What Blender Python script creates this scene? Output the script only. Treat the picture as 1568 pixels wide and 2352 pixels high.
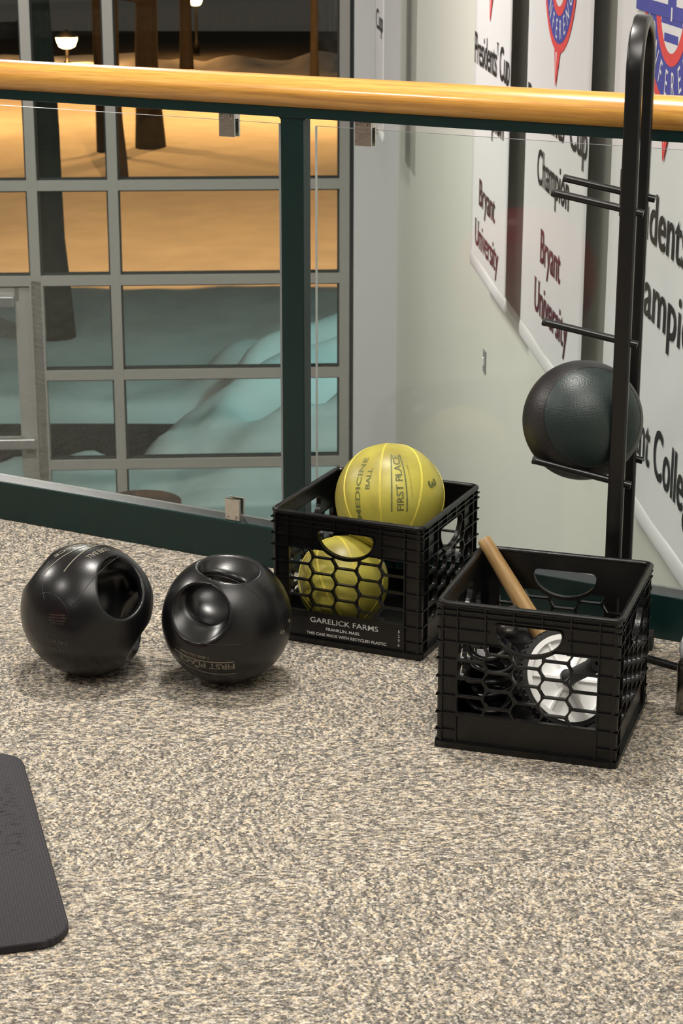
import bpy, bmesh, math, random
import numpy as np
from mathutils import Matrix, Vector, noise
random.seed(7)
for o in list(bpy.data.objects): bpy.data.objects.remove(o)
SC = bpy.context.scene; COL = SC.collection
V = Vector; PI = math.pi; R_ = math.radians

# ------------------------------------------------------------------ camera
CAM_H = 1.4973; PITCH = 0.3044; F_PX = 4646.2; IW, IH = 1568, 2352; ROLL = 0.0017
cth, sth = math.cos(PITCH), math.sin(PITCH)
FW = V((0, cth, -sth)); _r = V((1, 0, 0)); _u = V((0, sth, cth))
CR = _r*math.cos(ROLL) + _u*math.sin(ROLL); CU = -_r*math.sin(ROLL) + _u*math.cos(ROLL)
EYE = V((0, 0, CAM_H))
cam = bpy.data.cameras.new('camera'); camo = bpy.data.objects.new('camera', cam); COL.objects.link(camo)
camo.matrix_world = Matrix(((CR.x, CU.x, -FW.x, 0), (CR.y, CU.y, -FW.y, 0), (CR.z, CU.z, -FW.z, CAM_H), (0, 0, 0, 1)))
cam.sensor_fit = 'VERTICAL'; cam.sensor_height = 36; cam.sensor_width = 24; cam.lens = F_PX/IH*36
cam.clip_start = 0.05; cam.clip_end = 400
cam.dof.use_dof = True; cam.dof.focus_distance = 3.9; cam.dof.aperture_fstop = 18
SC.camera = camo
SC.view_settings.view_transform = 'Standard'; SC.view_settings.look = 'None'
SC.view_settings.gamma = 1; SC.view_settings.use_curve_mapping = False
SC.view_settings.exposure = -0.12

# ------------------------------------------------------------------ world + lights
w = bpy.data.worlds.new('world'); SC.world = w; w.use_nodes = True
bg = w.node_tree.nodes['Background']; bg.inputs[0].default_value = (0.060, 0.053, 0.042, 1); bg.inputs[1].default_value = 0.8

def area(name, loc, size, power, col=(1, .95, .87), target=None, sy=None, spread=180):
    l = bpy.data.lights.new(name, 'AREA'); l.energy = power; l.color = col; l.size = size; l.spread = R_(spread)
    if sy: l.shape = 'RECTANGLE'; l.size_y = sy
    else: l.shape = 'DISK'
    o = bpy.data.objects.new(name, l); COL.objects.link(o); o.location = loc
    if target is not None: o.rotation_euler = (V(target)-V(loc)).to_track_quat('-Z', 'Y').to_euler()
    return o
WARM = (1, .955, .885)
area('gym_ceiling_lamp_over_rail', (-0.15, 4.15, 3.25), .38, 84, WARM)
area('gym_ceiling_lamp_left', (-3.0, 2.4, 3.25), .5, 55, WARM)
area('gym_overhead_fill', (0.25, 1.7, 3.25), 1.6, 90, WARM, sy=1.6)  # added wide soft fill over the near carpet, no known fixture there
area('gym_ceiling_lamp_back', (-2.6, -1.2, 3.25), 1.2, 35, WARM, sy=1.2)
area('atrium_ceiling_lamp_left', (-4.6, 5.8, 3.25), .5, 200, WARM)
area('atrium_ceiling_lamp_mid', (-1.6, 9.5, 3.25), .7, 260, WARM)
area('atrium_ceiling_lamp_far', (-3.0, 13.0, 3.25), .7, 130, WARM)
def point(name, loc, power, col, r=.12):
    l = bpy.data.lights.new(name, 'POINT'); l.energy = power; l.color = col; l.shadow_soft_size = r
    o = bpy.data.objects.new(name, l); COL.objects.link(o); o.location = loc; return o
SODIUM = (1, .44, .13); MERC = (.50, 1, .98)
for _x, _y in ((-8.5, 43), (-1, 44)):
    area('outside_sodium_lamp', (_x, _y, 5), .6, 700, SODIUM, target=(_x, _y+.01, -3.5), spread=112)
_l = bpy.data.lights.new('added_orange_field_spot', 'SPOT'); _l.energy = 3900; _l.color = SODIUM; _l.spot_size = R_(98); _l.spot_blend = .06; _l.shadow_soft_size = .12  # added spot, cone edge aimed to end the orange pool sharply on the snow
_o = bpy.data.objects.new('added_orange_field_spot', _l); COL.objects.link(_o); _o.location = (-2.2, 26.4, 5.5)
_o.rotation_euler = (V((0, math.sin(R_(38)), -math.cos(R_(38))))).to_track_quat('-Z', 'Y').to_euler()
area('outside_mercury_wall_lamp', (2.4, 16.6, .9), .4, 80, MERC, target=(-1.8, 19.5, -3.5), spread=140)

# ------------------------------------------------------------------ materials
def newmat(name):
    m = bpy.data.materials.new(name); m.use_nodes = True; return m, m.node_tree, m.node_tree.nodes['Principled BSDF']
def mat(name, col, rough=.5, metal=0, spec=.5, noise_scale=None, noise_amt=.15, bump=None, bump_scale=200, coat=0, rough_var=0):
    m, nt, p = newmat(name); c = (*col, 1)
    p.inputs['Base Color'].default_value = c; p.inputs['Roughness'].default_value = rough
    p.inputs['Metallic'].default_value = metal; p.inputs['Specular IOR Level'].default_value = spec
    if coat: p.inputs['Coat Weight'].default_value = coat; p.inputs['Coat Roughness'].default_value = .08
    tc = nt.nodes.new('ShaderNodeTexCoord')
    n = nt.nodes.new('ShaderNodeTexNoise'); n.inputs['Scale'].default_value = noise_scale or 40; n.inputs['Detail'].default_value = 4
    nt.links.new(tc.outputs['Object'], n.inputs['Vector'])
    mx = nt.nodes.new('ShaderNodeMix'); mx.data_type = 'RGBA'
    a = noise_amt
    mx.inputs[6].default_value = tuple(x*(1-a) for x in col)+(1,); mx.inputs[7].default_value = tuple(min(1, x*(1+a)) for x in col)+(1,)
    nt.links.new(n.outputs[0], mx.inputs[0]); nt.links.new(mx.outputs[2], p.inputs['Base Color'])
    if rough_var:
        mr = nt.nodes.new('ShaderNodeMapRange'); mr.inputs[3].default_value = rough-rough_var; mr.inputs[4].default_value = rough+rough_var
        nt.links.new(n.outputs[0], mr.inputs[0]); nt.links.new(mr.outputs[0], p.inputs['Roughness'])
    if bump:
        b = nt.nodes.new('ShaderNodeBump'); b.inputs['Strength'].default_value = bump; b.inputs['Distance'].default_value = .002
        n2 = nt.nodes.new('ShaderNodeTexNoise'); n2.inputs['Scale'].default_value = bump_scale; n2.inputs['Detail'].default_value = 3
        nt.links.new(tc.outputs['Object'], n2.inputs['Vector']); nt.links.new(n2.outputs[0], b.inputs['Height'])
        nt.links.new(b.outputs[0], p.inputs['Normal'])
    return m
def glassmat(name, tint, ior=1.45, extra=0):
    m = bpy.data.materials.new(name); m.use_nodes = True; nt = m.node_tree; nt.nodes.clear()
    out = nt.nodes.new('ShaderNodeOutputMaterial'); t = nt.nodes.new('ShaderNodeBsdfTransparent'); g = nt.nodes.new('ShaderNodeBsdfGlossy')
    t.inputs[0].default_value = (*tint, 1); g.inputs['Roughness'].default_value = 0.0; g.inputs[0].default_value = (1, 1, 1, 1)
    fr = nt.nodes.new('ShaderNodeFresnel'); fr.inputs[0].default_value = ior; mx = nt.nodes.new('ShaderNodeMixShader')
    nt.links.new(fr.outputs[0], mx.inputs[0]); nt.links.new(t.outputs[0], mx.inputs[1]); nt.links.new(g.outputs[0], mx.inputs[2])
    nt.links.new(mx.outputs[0], out.inputs[0]); return m

M = {}
M['green'] = mat('dark_green_paint', (.004, .021, .020), .33, spec=.4, noise_scale=8, bump=.15, bump_scale=60)
M['greentop'] = M['green']
M['blackplastic'] = mat('black_crate_plastic', (.0032, .0032, .0036), .30, spec=.42, noise_scale=60, noise_amt=.3, bump=.12, bump_scale=300, rough_var=.08)
M['rubber'] = mat('black_rubber', (.0045, .0045, .0055), .30, spec=.45, noise_scale=12, noise_amt=.25, bump=.06, bump_scale=500, rough_var=.06)
M['blackmetal'] = mat('black_powder_coat', (.006, .006, .0065), .3, spec=.5, noise_scale=30, noise_amt=.2)
M['greyprint'] = mat('gold_grey_print', (.20, .18, .14), .6, noise_scale=300, noise_amt=.35)
M['whiteprint'] = mat('white_print', (.55, .55, .53), .6, noise_scale=300, noise_amt=.25)
M['olive'] = mat('faded_black_print', (.12, .13, .035), .6, noise_scale=160, noise_amt=.75)
M['yseam'] = mat('yellow_seam', (.78, .66, .10), .4, noise_scale=80)
M['chrome'] = mat('brushed_nickel', (.62, .60, .56), .28, metal=1, noise_scale=90, noise_amt=.15, bump=.2, bump_scale=150)
M['alu'] = mat('painted_aluminium', (.31, .305, .285), .5, noise_scale=3, noise_amt=.05)
M['gasket'] = mat('black_gasket', (.012, .02, .022), .6)
M['wall'] = mat('cream_wall_paint', (.68, .68, .62), .7, noise_scale=1.2, noise_amt=.03, bump=.05, bump_scale=80)
M['pier'] = mat('white_grey_paint', (.60, .60, .62), .6, noise_scale=1.2, noise_amt=.03)
M['farwall'] = mat('taupe_wall_paint', (.20, .175, .145), .8)
M['ceil'] = mat('ceiling_paint', (.75, .74, .70), .8)
M['banner'] = mat('white_vinyl', (.78, .775, .79), .45, noise_scale=5, noise_amt=.04)
M['bblack'] = mat('black_lettering', (.012, .012, .014), .5)
M['bmaroon'] = mat('maroon_lettering', (.075, .015, .025), .5)
M['bred'] = mat('red_print', (.75, .07, .07), .5)
M['bblue'] = mat('blue_print', (.06, .07, .36), .5)
M['white'] = mat('white_plastic', (.90, .90, .90), .35, noise_amt=.03)
M['foam'] = mat('black_foam', (.012, .012, .012), .7, bump=.3, bump_scale=900)
M['clearedge'] = mat('polished_glass_edge', (.92, .97, .94), .35)
M['rag'] = mat('grey_rag', (.27, .26, .25), .9, noise_scale=60, noise_amt=.4, bump=.6, bump_scale=250)
M['snow'] = mat('snow', (.72, .72, .72), .7, noise_scale=1.6, noise_amt=.22, bump=.9, bump_scale=7)
M['bark'] = mat('tree_bark', (.045, .038, .03), .9, noise_scale=12, noise_amt=.5, bump=.8, bump_scale=30)
M['asphalt'] = mat('asphalt', (.016, .015, .013), .85, noise_scale=20, noise_amt=.6, bump=.5, bump_scale=50)
M['lobby'] = mat('lobby_tile', (.10, .09, .08), .4)
M['silver'] = mat('satin_grey_metal', (.55, .55, .56), .3, metal=.8)
M['steelpol'] = mat('polished_steel', (.26, .25, .23), .16, metal=1)
M['pink'] = mat('pink_vinyl', (.75, .06, .12), .35)
M['glass'] = glassmat('railing_glass', (.955, .985, .972), 1.34)
M['winglass'] = glassmat('window_glass', (.90, .93, .92), 1.25)

def wood_mat():
    m, nt, p = newmat('varnished_oak')
    tc = nt.nodes.new('ShaderNodeTexCoord'); mp = nt.nodes.new('ShaderNodeMapping'); mp.inputs['Scale'].default_value = (1.1, 34, 34)
    n = nt.nodes.new('ShaderNodeTexNoise'); n.inputs['Scale'].default_value = 2.2; n.inputs['Detail'].default_value = 8; n.inputs['Distortion'].default_value = .6
    mp2 = nt.nodes.new('ShaderNodeMapping'); mp2.inputs['Scale'].default_value = (14, 420, 420)
    n2 = nt.nodes.new('ShaderNodeTexNoise'); n2.inputs['Scale'].default_value = 1.0; n2.inputs['Detail'].default_value = 3
    nt.links.new(tc.outputs['Object'], mp.inputs[0]); nt.links.new(mp.outputs[0], n.inputs['Vector'])
    nt.links.new(tc.outputs['Object'], mp2.inputs[0]); nt.links.new(mp2.outputs[0], n2.inputs['Vector'])
    cr = nt.nodes.new('ShaderNodeValToRGB'); e = cr.color_ramp.elements
    e[0].position = .32; e[0].color = (.50, .235, .05, 1); e[1].position = .68; e[1].color = (.76, .41, .095, 1)
    x = e.new(.5); x.color = (.67, .335, .068, 1)
    nt.links.new(n.outputs[0], cr.inputs[0])
    cr2 = nt.nodes.new('ShaderNodeValToRGB'); e = cr2.color_ramp.elements; e[0].position = .3; e[0].color = (.78, .74, .7, 1); e[1].position = .55; e[1].color = (1, 1, 1, 1)
    nt.links.new(n2.outputs[0], cr2.inputs[0])
    mx = nt.nodes.new('ShaderNodeMix'); mx.data_type = 'RGBA'; mx.blend_type = 'MULTIPLY'; mx.inputs[0].default_value = 1
    nt.links.new(cr.outputs[0], mx.inputs[6]); nt.links.new(cr2.outputs[0], mx.inputs[7]); nt.links.new(mx.outputs[2], p.inputs['Base Color'])
    p.inputs['Roughness'].default_value = .32; p.inputs['Coat Weight'].default_value = .7; p.inputs['Coat Roughness'].default_value = .13
    return m
M['wood'] = wood_mat()
def stick_mat():
    m, nt, p = newmat('worn_ash_wood')
    tc = nt.nodes.new('ShaderNodeTexCoord'); mp = nt.nodes.new('ShaderNodeMapping'); mp.inputs['Scale'].default_value = (60, 60, 5)
    n = nt.nodes.new('ShaderNodeTexNoise'); n.inputs['Scale'].default_value = 3; n.inputs['Detail'].default_value = 6
    nt.links.new(tc.outputs['Object'], mp.inputs[0]); nt.links.new(mp.outputs[0], n.inputs['Vector'])
    cr = nt.nodes.new('ShaderNodeValToRGB'); e = cr.color_ramp.elements
    e[0].position = .3; e[0].color = (.23, .13, .045, 1); e[1].position = .7; e[1].color = (.42, .27, .115, 1)
    nt.links.new(n.outputs[0], cr.inputs[0]); nt.links.new(cr.outputs[0], p.inputs['Base Color']); p.inputs['Roughness'].default_value = .45
    return m
M['stick'] = stick_mat()
def carpet_mat():
    m, nt, p = newmat('loop_pile_carpet_tiles'); N = nt.nodes; L = nt.links
    tc = N.new('ShaderNodeTexCoord')
    rot = N.new('ShaderNodeMapping'); rot.inputs['Rotation'].default_value = (0, 0, R_(-3.5)); rot.inputs['Location'].default_value = (.36+.015, -3.40+.02, 0)
    L.new(tc.outputs['Object'], rot.inputs[0])
    ch = N.new('ShaderNodeTexChecker'); ch.inputs['Scale'].default_value = 2.0
    chm = N.new('ShaderNodeMapping'); L.new(rot.outputs[0], chm.inputs[0]); chm.inputs['Location'].default_value = (0, 0, .1)
    L.new(chm.outputs[0], ch.inputs['Vector'])
    def field(sx, sy, seed):
        mp = N.new('ShaderNodeMapping'); mp.inputs['Scale'].default_value = (sx, sy, 1); mp.inputs['Location'].default_value = (seed, seed*1.7, 0)
        L.new(rot.outputs[0], mp.inputs[0]); v = N.new('ShaderNodeTexVoronoi'); v.inputs['Scale'].default_value = 1; v.inputs['Randomness'].default_value = .85
        v.voronoi_dimensions = '2D'
        L.new(mp.outputs[0], v.inputs['Vector']); s = N.new('ShaderNodeSeparateColor'); L.new(v.outputs['Color'], s.inputs[0])
        return s.outputs[0], s.outputs[1], v.outputs['Distance']
    a = field(135, 235, 0); b = field(225, 165, 5); fine = field(400, 400, 9)
    # larger scale weave rows
    def rows(sx, sy):
        mp = N.new('ShaderNodeMapping'); mp.inputs['Scale'].default_value = (sx, sy, 1); L.new(rot.outputs[0], mp.inputs[0])
        n = N.new('ShaderNodeTexNoise'); n.inputs['Scale'].default_value = 1; n.inputs['Detail'].default_value = 1.5; n.noise_dimensions = '2D'
        L.new(mp.outputs[0], n.inputs['Vector']); return n.outputs[0]
    ra = rows(30, 75); rb = rows(72, 30)
    def mixf(x, y):
        k = N.new('ShaderNodeMix'); k.data_type = 'FLOAT'; L.new(ch.outputs['Fac'], k.inputs[0]); L.new(x, k.inputs[2]); L.new(y, k.inputs[3]); return k.outputs[0]
    val = mixf(a[0], b[0]); val2 = mixf(a[1], b[1]); dist = mixf(a[2], b[2]); rw = mixf(ra, rb)
    big = rows(3, 3)
    m1 = N.new('ShaderNodeMath'); m1.operation = 'MULTIPLY_ADD'; m1.inputs[1].default_value = .40; L.new(rw, m1.inputs[0])
    mf = N.new('ShaderNodeMath'); mf.operation = 'MULTIPLY'; mf.inputs[1].default_value = .44; L.new(fine[0], mf.inputs[0])
    m0 = N.new('ShaderNodeMath'); m0.operation = 'MULTIPLY_ADD'; m0.inputs[1].default_value = .50; L.new(val, m0.inputs[0]); L.new(mf.outputs[0], m0.inputs[2]); L.new(m0.outputs[0], m1.inputs[2])
    cr = N.new('ShaderNodeValToRGB'); e = cr.color_ramp.elements
    e[0].position = .38; e[0].color = (.085, .078, .072, 1); e[1].position = 1.0; e[1].color = (.64, .53, .40, 1)
    for pos, c in ((.54, (.18, .163, .140)), (.70, (.275, .245, .205)), (.85, (.43, .37, .29))):
        q = e.new(pos); q.color = (*c, 1)
    L.new(m1.outputs[0], cr.inputs[0])
    hs = N.new('ShaderNodeHueSaturation'); mr = N.new('ShaderNodeMapRange'); mr.inputs[3].default_value = .55; mr.inputs[4].default_value = 1.25
    L.new(val2, mr.inputs[0]); L.new(mr.outputs[0], hs.inputs['Saturation']); L.new(cr.outputs[0], hs.inputs['Color'])
    L.new(hs.outputs[0], p.inputs['Base Color']); p.inputs['Roughness'].default_value = .95; p.inputs['Specular IOR Level'].default_value = .1
    bm_ = N.new('ShaderNodeBump'); bm_.inputs['Strength'].default_value = .8; bm_.inputs['Distance'].default_value = .002; bm_.invert = True
    L.new(dist, bm_.inputs['Height']); L.new(bm_.outputs[0], p.inputs['Normal'])
    return m
M['carpet'] = carpet_mat()
def mat_mat():
    m, nt, p = newmat('ribbed_grey_foam'); N = nt.nodes; L = nt.links
    tc = N.new('ShaderNodeTexCoord'); wv = N.new('ShaderNodeTexWave'); wv.inputs['Scale'].default_value = 62; wv.bands_direction = 'Y'
    L.new(tc.outputs['Object'], wv.inputs['Vector'])
    wv2 = N.new('ShaderNodeTexWave'); wv2.inputs['Scale'].default_value = 62; wv2.bands_direction = 'X'; L.new(tc.outputs['Object'], wv2.inputs['Vector'])
    mx = N.new('ShaderNodeMix'); mx.data_type = 'RGBA'; mx.inputs[6].default_value = (.016, .0145, .018, 1); mx.inputs[7].default_value = (.034, .031, .037, 1)
    L.new(wv.outputs[1], mx.inputs[0])
    # black gouges in the foam
    mp = N.new('ShaderNodeMapping'); mp.inputs['Scale'].default_value = (60, 130, 1); L.new(tc.outputs['Object'], mp.inputs[0])
    n = N.new('ShaderNodeTexNoise'); n.inputs['Scale'].default_value = 1; n.inputs['Detail'].default_value = 1; L.new(mp.outputs[0], n.inputs['Vector'])
    sp = N.new('ShaderNodeSeparateXYZ'); L.new(tc.outputs['Object'], sp.inputs[0])
    def band(sock, c, wd):
        s = N.new('ShaderNodeMath'); s.operation = 'SUBTRACT'; s.inputs[1].default_value = c; L.new(sock, s.inputs[0])
        ab = N.new('ShaderNodeMath'); ab.operation = 'ABSOLUTE'; L.new(s.outputs[0], ab.inputs[0])
        r = N.new('ShaderNodeMapRange'); r.inputs[1].default_value = wd; r.inputs[2].default_value = wd*.4; r.inputs[3].default_value = 0; r.inputs[4].default_value = 1
        L.new(ab.outputs[0], r.inputs[0]); return r.outputs[0]
    b1 = band(sp.outputs[0], -.052, .034); b2 = band(sp.outputs[1], .08, .17)
    mm = N.new('ShaderNodeMath'); mm.operation = 'MULTIPLY'; L.new(b1, mm.inputs[0]); L.new(b2, mm.inputs[1])
    th = N.new('ShaderNodeMapRange'); th.inputs[1].default_value = .575; th.inputs[2].default_value = .59; L.new(n.outputs[0], th.inputs[0])
    mm2 = N.new('ShaderNodeMath'); mm2.operation = 'MULTIPLY'; L.new(mm.outputs[0], mm2.inputs[0]); L.new(th.outputs[0], mm2.inputs[1])
    mx2 = N.new('ShaderNodeMix'); mx2.data_type = 'RGBA'; mx2.inputs[7].default_value = (.0015, .0015, .002, 1)
    L.new(mm2.outputs[0], mx2.inputs[0]); L.new(mx.outputs[2], mx2.inputs[6]); L.new(mx2.outputs[2], p.inputs['Base Color'])
    bp = N.new('ShaderNodeBump'); bp.inputs['Strength'].default_value = .5; bp.inputs['Distance'].default_value = .001
    ad = N.new('ShaderNodeMath'); ad.operation = 'ADD'; L.new(wv.outputs[1], ad.inputs[0]); L.new(wv2.outputs[1], ad.inputs[1])
    L.new(ad.outputs[0], bp.inputs['Height']); L.new(bp.outputs[0], p.inputs['Normal']); p.inputs['Roughness'].default_value = .7; p.inputs['Specular IOR Level'].default_value = .3
    return m
M['mat'] = mat_mat()
def yellow_mat():
    m, nt, p = newmat('dirty_yellow_rubber'); N = nt.nodes; L = nt.links
    tc = N.new('ShaderNodeTexCoord'); n = N.new('ShaderNodeTexNoise'); n.inputs['Scale'].default_value = 9; n.inputs['Detail'].default_value = 7
    n2 = N.new('ShaderNodeTexNoise'); n2.inputs['Scale'].default_value = 3; n2.inputs['Detail'].default_value = 3
    L.new(tc.outputs['Object'], n.inputs['Vector']); L.new(tc.outputs['Object'], n2.inputs['Vector'])
    ad = N.new('ShaderNodeMath'); ad.operation = 'ADD'; L.new(n.outputs[0], ad.inputs[0]); L.new(n2.outputs[0], ad.inputs[1])
    cr = N.new('ShaderNodeValToRGB'); e = cr.color_ramp.elements
    e[0].position = .78/2+.03; e[0].color = (.30, .25, .045, 1); e[1].position = 1; e[1].color = (.52, .46, .075, 1)
    q = e.new(.52); q.color = (.44, .39, .065, 1)
    mr = N.new('ShaderNodeMath'); mr.operation = 'MULTIPLY'; mr.inputs[1].default_value = .5; L.new(ad.outputs[0], mr.inputs[0])
    L.new(mr.outputs[0], cr.inputs[0]); L.new(cr.outputs[0], p.inputs['Base Color']); p.inputs['Roughness'].default_value = .42
    return m
M['yellow'] = yellow_mat()
def rackball_mat():
    m, nt, p = newmat('green_black_leather'); N = nt.nodes; L = nt.links
    tc = N.new('ShaderNodeTexCoord'); vm = N.new('ShaderNodeVectorMath'); vm.operation = 'NORMALIZE'; L.new(tc.outputs['Object'], vm.inputs[0])
    dp = N.new('ShaderNodeVectorMath'); dp.operation = 'DOT_PRODUCT'; L.new(vm.outputs[0], dp.inputs[0]); dp.inputs[1].default_value = (0, 0, 1)
    st = N.new('ShaderNodeMapRange'); st.inputs[1].default_value = .565; st.inputs[2].default_value = .575; L.new(dp.outputs['Value'], st.inputs[0])
    mx = N.new('ShaderNodeMix'); mx.data_type = 'RGBA'; mx.inputs[6].default_value = (.012, .011, .012, 1); mx.inputs[7].default_value = (.010, .021, .021, 1)
    L.new(st.outputs[0], mx.inputs[0]); L.new(mx.outputs[2], p.inputs['Base Color'])
    v = N.new('ShaderNodeTexVoronoi'); v.inputs['Scale'].default_value = 330; L.new(tc.outputs['Object'], v.inputs['Vector'])
    bp = N.new('ShaderNodeBump'); bp.inputs['Strength'].default_value = .35; bp.inputs['Distance'].default_value = .001; bp.invert = True
    L.new(v.outputs['Distance'], bp.inputs['Height']); L.new(bp.outputs[0], p.inputs['Normal']); p.inputs['Roughness'].default_value = .42
    return m
M['rackball'] = rackball_mat()
def emis(name, col, s):
    m = bpy.data.materials.new(name); m.use_nodes = True; nt = m.node_tree; p = nt.nodes['Principled BSDF']
    p.inputs['Emission Color'].default_value = (*col, 1); p.inputs['Emission Strength'].default_value = s; return m
M['lamp'] = emis('lit_lamp_glass', (1, .72, .35), 9)

# ------------------------------------------------------------------ helpers
def tag(o, label=None, cat=None, group=None, kind=None):
    if label: o['label'] = label
    if cat: o['category'] = cat
    if group: o['group'] = group
    if kind: o['kind'] = kind
    return o
def empty(name, loc=(0, 0, 0), rz=0):
    o = bpy.data.objects.new(name, None); COL.objects.link(o); o.location = loc; o.rotation_euler = (0, 0, rz); o.empty_display_size = .05; return o
def obj(name, bm, m, parent=None, smooth=False, auto=None):
    me = bpy.data.meshes.new(name)
    if smooth or auto:
        for f in bm.faces: f.smooth = True
    bm.to_mesh(me); bm.free()
    for mm in (m if isinstance(m, (list, tuple)) else [m]): me.materials.append(mm)
    o = bpy.data.objects.new(name, me); COL.objects.link(o)
    if auto:
        try: me.set_sharp_from_angle(angle=R_(auto))
        except Exception: pass
    if parent: o.parent = parent
    return o
def box(bm, x0, x1, y0, y1, z0, z1, mtx=None, mi=0, bevel=0):
    co = [(x, y, z) for x in (x0, x1) for y in (y0, y1) for z in (z0, z1)]
    vs = [bm.verts.new(mtx @ V(c) if mtx else c) for c in co]
    fs = []
    for q in ((0, 1, 3, 2), (4, 6, 7, 5), (0, 4, 5, 1), (2, 3, 7, 6), (0, 2, 6, 4), (1, 5, 7, 3)):
        f = bm.faces.new([vs[i] for i in q]); f.material_index = mi; fs.append(f)
    if bevel:
        es = list({e for f in fs for e in f.edges})
        bmesh.ops.bevel(bm, geom=es, offset=bevel, segments=2, affect='EDGES', profile=.5)
    return fs
def loft(bm, rings, close=True, caps=True, mi=0):
    R = [[bm.verts.new(p) for p in r] for r in rings]; n = len(R[0])
    for a, b in zip(R, R[1:]):
        for i in range(n if close else n-1):
            j = (i+1) % n
            f = bm.faces.new((a[i], a[j], b[j], b[i])); f.material_index = mi
    if caps:
        f = bm.faces.new(R[0][::-1]); f.material_index = mi; f = bm.faces.new(R[-1]); f.material_index = mi
    return R
def tube(bm, pts, r, seg=10, caps=True, closed=False, prof=None, up=None, mi=0):
    """sweep a circle (or 2-D profile list) along pts"""
    pts = [V(p) for p in pts]; n = len(pts); rings = []; prev = None
    for i, p in enumerate(pts):
        if closed: t = (pts[(i+1) % n]-pts[i-1]).normalized()
        else: t = (pts[min(i+1, n-1)]-pts[max(i-1, 0)]).normalized()
        if up is not None: x = V(up) - t*t.dot(V(up))
        elif prev is None:
            a = V((0, 0, 1)) if abs(t.z) < .9 else V((1, 0, 0)); x = a - t*t.dot(a)
        else: x = prev - t*t.dot(prev)
        x.normalize(); prev = x; y = t.cross(x)
        rr = r[i] if isinstance(r, (list, tuple)) else r
        if prof: rings.append([p+x*q[0]*rr+y*q[1]*rr for q in prof])
        else: rings.append([p+(x*math.cos(2*PI*k/seg)+y*math.sin(2*PI*k/seg))*rr for k in range(seg)])
    if closed: rings.append(rings[0]); 
    if closed:
        Rg = [[bm.verts.new(p) for p in rg] for rg in rings[:-1]]; m_ = len(Rg)
        for i in range(m_):
            a, b = Rg[i], Rg[(i+1) % m_]
            for k in range(len(a)):
                j = (k+1) % len(a); f = bm.faces.new((a[k], a[j], b[j], b[k])); f.material_index = mi
    else: loft(bm, rings, caps=caps, mi=mi)
def lathe(bm, prof, seg=48, mtx=None, mi=0):
    rings = [[(mtx @ V((r*math.cos(2*PI*k/seg), r*math.sin(2*PI*k/seg), z))) if mtx else V((r*math.cos(2*PI*k/seg), r*math.sin(2*PI*k/seg), z)) for k in range(seg)] for r, z in prof]
    loft(bm, rings, caps=True, mi=mi)
def curve_mesh(splines, extrude):
    cu = bpy.data.curves.new('c', 'CURVE'); cu.dimensions = '2D'; cu.fill_mode = 'BOTH'; cu.extrude = extrude/2
    for pts in splines:
        s = cu.splines.new('POLY'); s.points.add(len(pts)-1); s.use_cyclic_u = True
        for i, p in enumerate(pts): s.points[i].co = (p[0], p[1], 0, 1)
    o = bpy.data.objects.new('c', cu); COL.objects.link(o); dg = bpy.context.evaluated_depsgraph_get()
    me = bpy.data.meshes.new_from_object(o.evaluated_get(dg)); bpy.data.objects.remove(o); bpy.data.curves.remove(cu); return me
def text_mesh(s, size, sx=1.0, off=0.0, ext=0.0, spacing=1.0, align='CENTER'):
    cu = bpy.data.curves.new('t', 'FONT'); cu.body = s; cu.size = size; cu.offset = off; cu.extrude = ext; cu.space_character = spacing
    cu.align_x = align; cu.resolution_u = 3
    o = bpy.data.objects.new('t', cu); COL.objects.link(o); dg = bpy.context.evaluated_depsgraph_get()
    me = bpy.data.meshes.new_from_object(o.evaluated_get(dg)); bpy.data.objects.remove(o); bpy.data.curves.remove(cu)
    for v in me.vertices: v.co.x *= sx
    return me
def add_mesh(bm, me, fn=None, mi=0):
    n0 = len(bm.verts); f0 = len(bm.faces); bm.from_mesh(me); bm.verts.ensure_lookup_table(); bm.faces.ensure_lookup_table()
    for v in bm.verts[n0:]:
        if fn: v.co = fn(v.co)
    for f in bm.faces[f0:]: f.material_index = mi
    bpy.data.meshes.remove(me)
def ray(px, py):
    return (FW*F_PX + CR*(px-IW/2) - CU*(py-IH/2)).normalized()
def at_plane(px, py, p0, n):
    d = ray(px, py); t = (V(p0)-EYE).dot(V(n))/d.dot(V(n)); return EYE + d*t
def at_z(px, py, z): return at_plane(px, py, (0, 0, z), (0, 0, 1))
def on_ball(c, R, px, py):
    d = ray(px, py); oc = EYE-V(c); b = oc.dot(d); q = b*b-(oc.dot(oc)-R*R)
    t = -b-math.sqrt(max(q, 0)); return EYE+d*t
def vdir(x, y, z=None):
    """unit vector from image right / up / towards the viewer"""
    if z is None: z = math.sqrt(max(0, 1-x*x-y*y))
    return (CR*x+CU*y-FW*z).normalized()

# ------------------------------------------------------------------ big frame of the place
WDIR = V((-.0623, 1, 0)).normalized()       # along the banner wall, away from the gym
WNOR = V((1, .0623, 0)).normalized()        # along the window wall, to the right
CORNER = at_plane(910, 700, (0, 15, 0), WDIR); CORNER.z = 0
RA = V((-.833, 4.705, 0)); RD = V((.879, -.477, 0)).normalized(); RN = V((.477, .879, 0)).normalized()   # rail line on the floor
RYAW = math.atan2(RD.y, RD.x)
LOW = -3.5; CEIL = 3.3
FRM = Matrix(((WNOR.x, WDIR.x, 0, CORNER.x), (WNOR.y, WDIR.y, 0, CORNER.y), (0, 0, 1, 0), (0, 0, 0, 1)))  # x along window, y away, origin at the corner

def struct(name, bm, m, **k):
    o = obj(name, bm, m, **k); o['kind'] = 'structure'; return o
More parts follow.
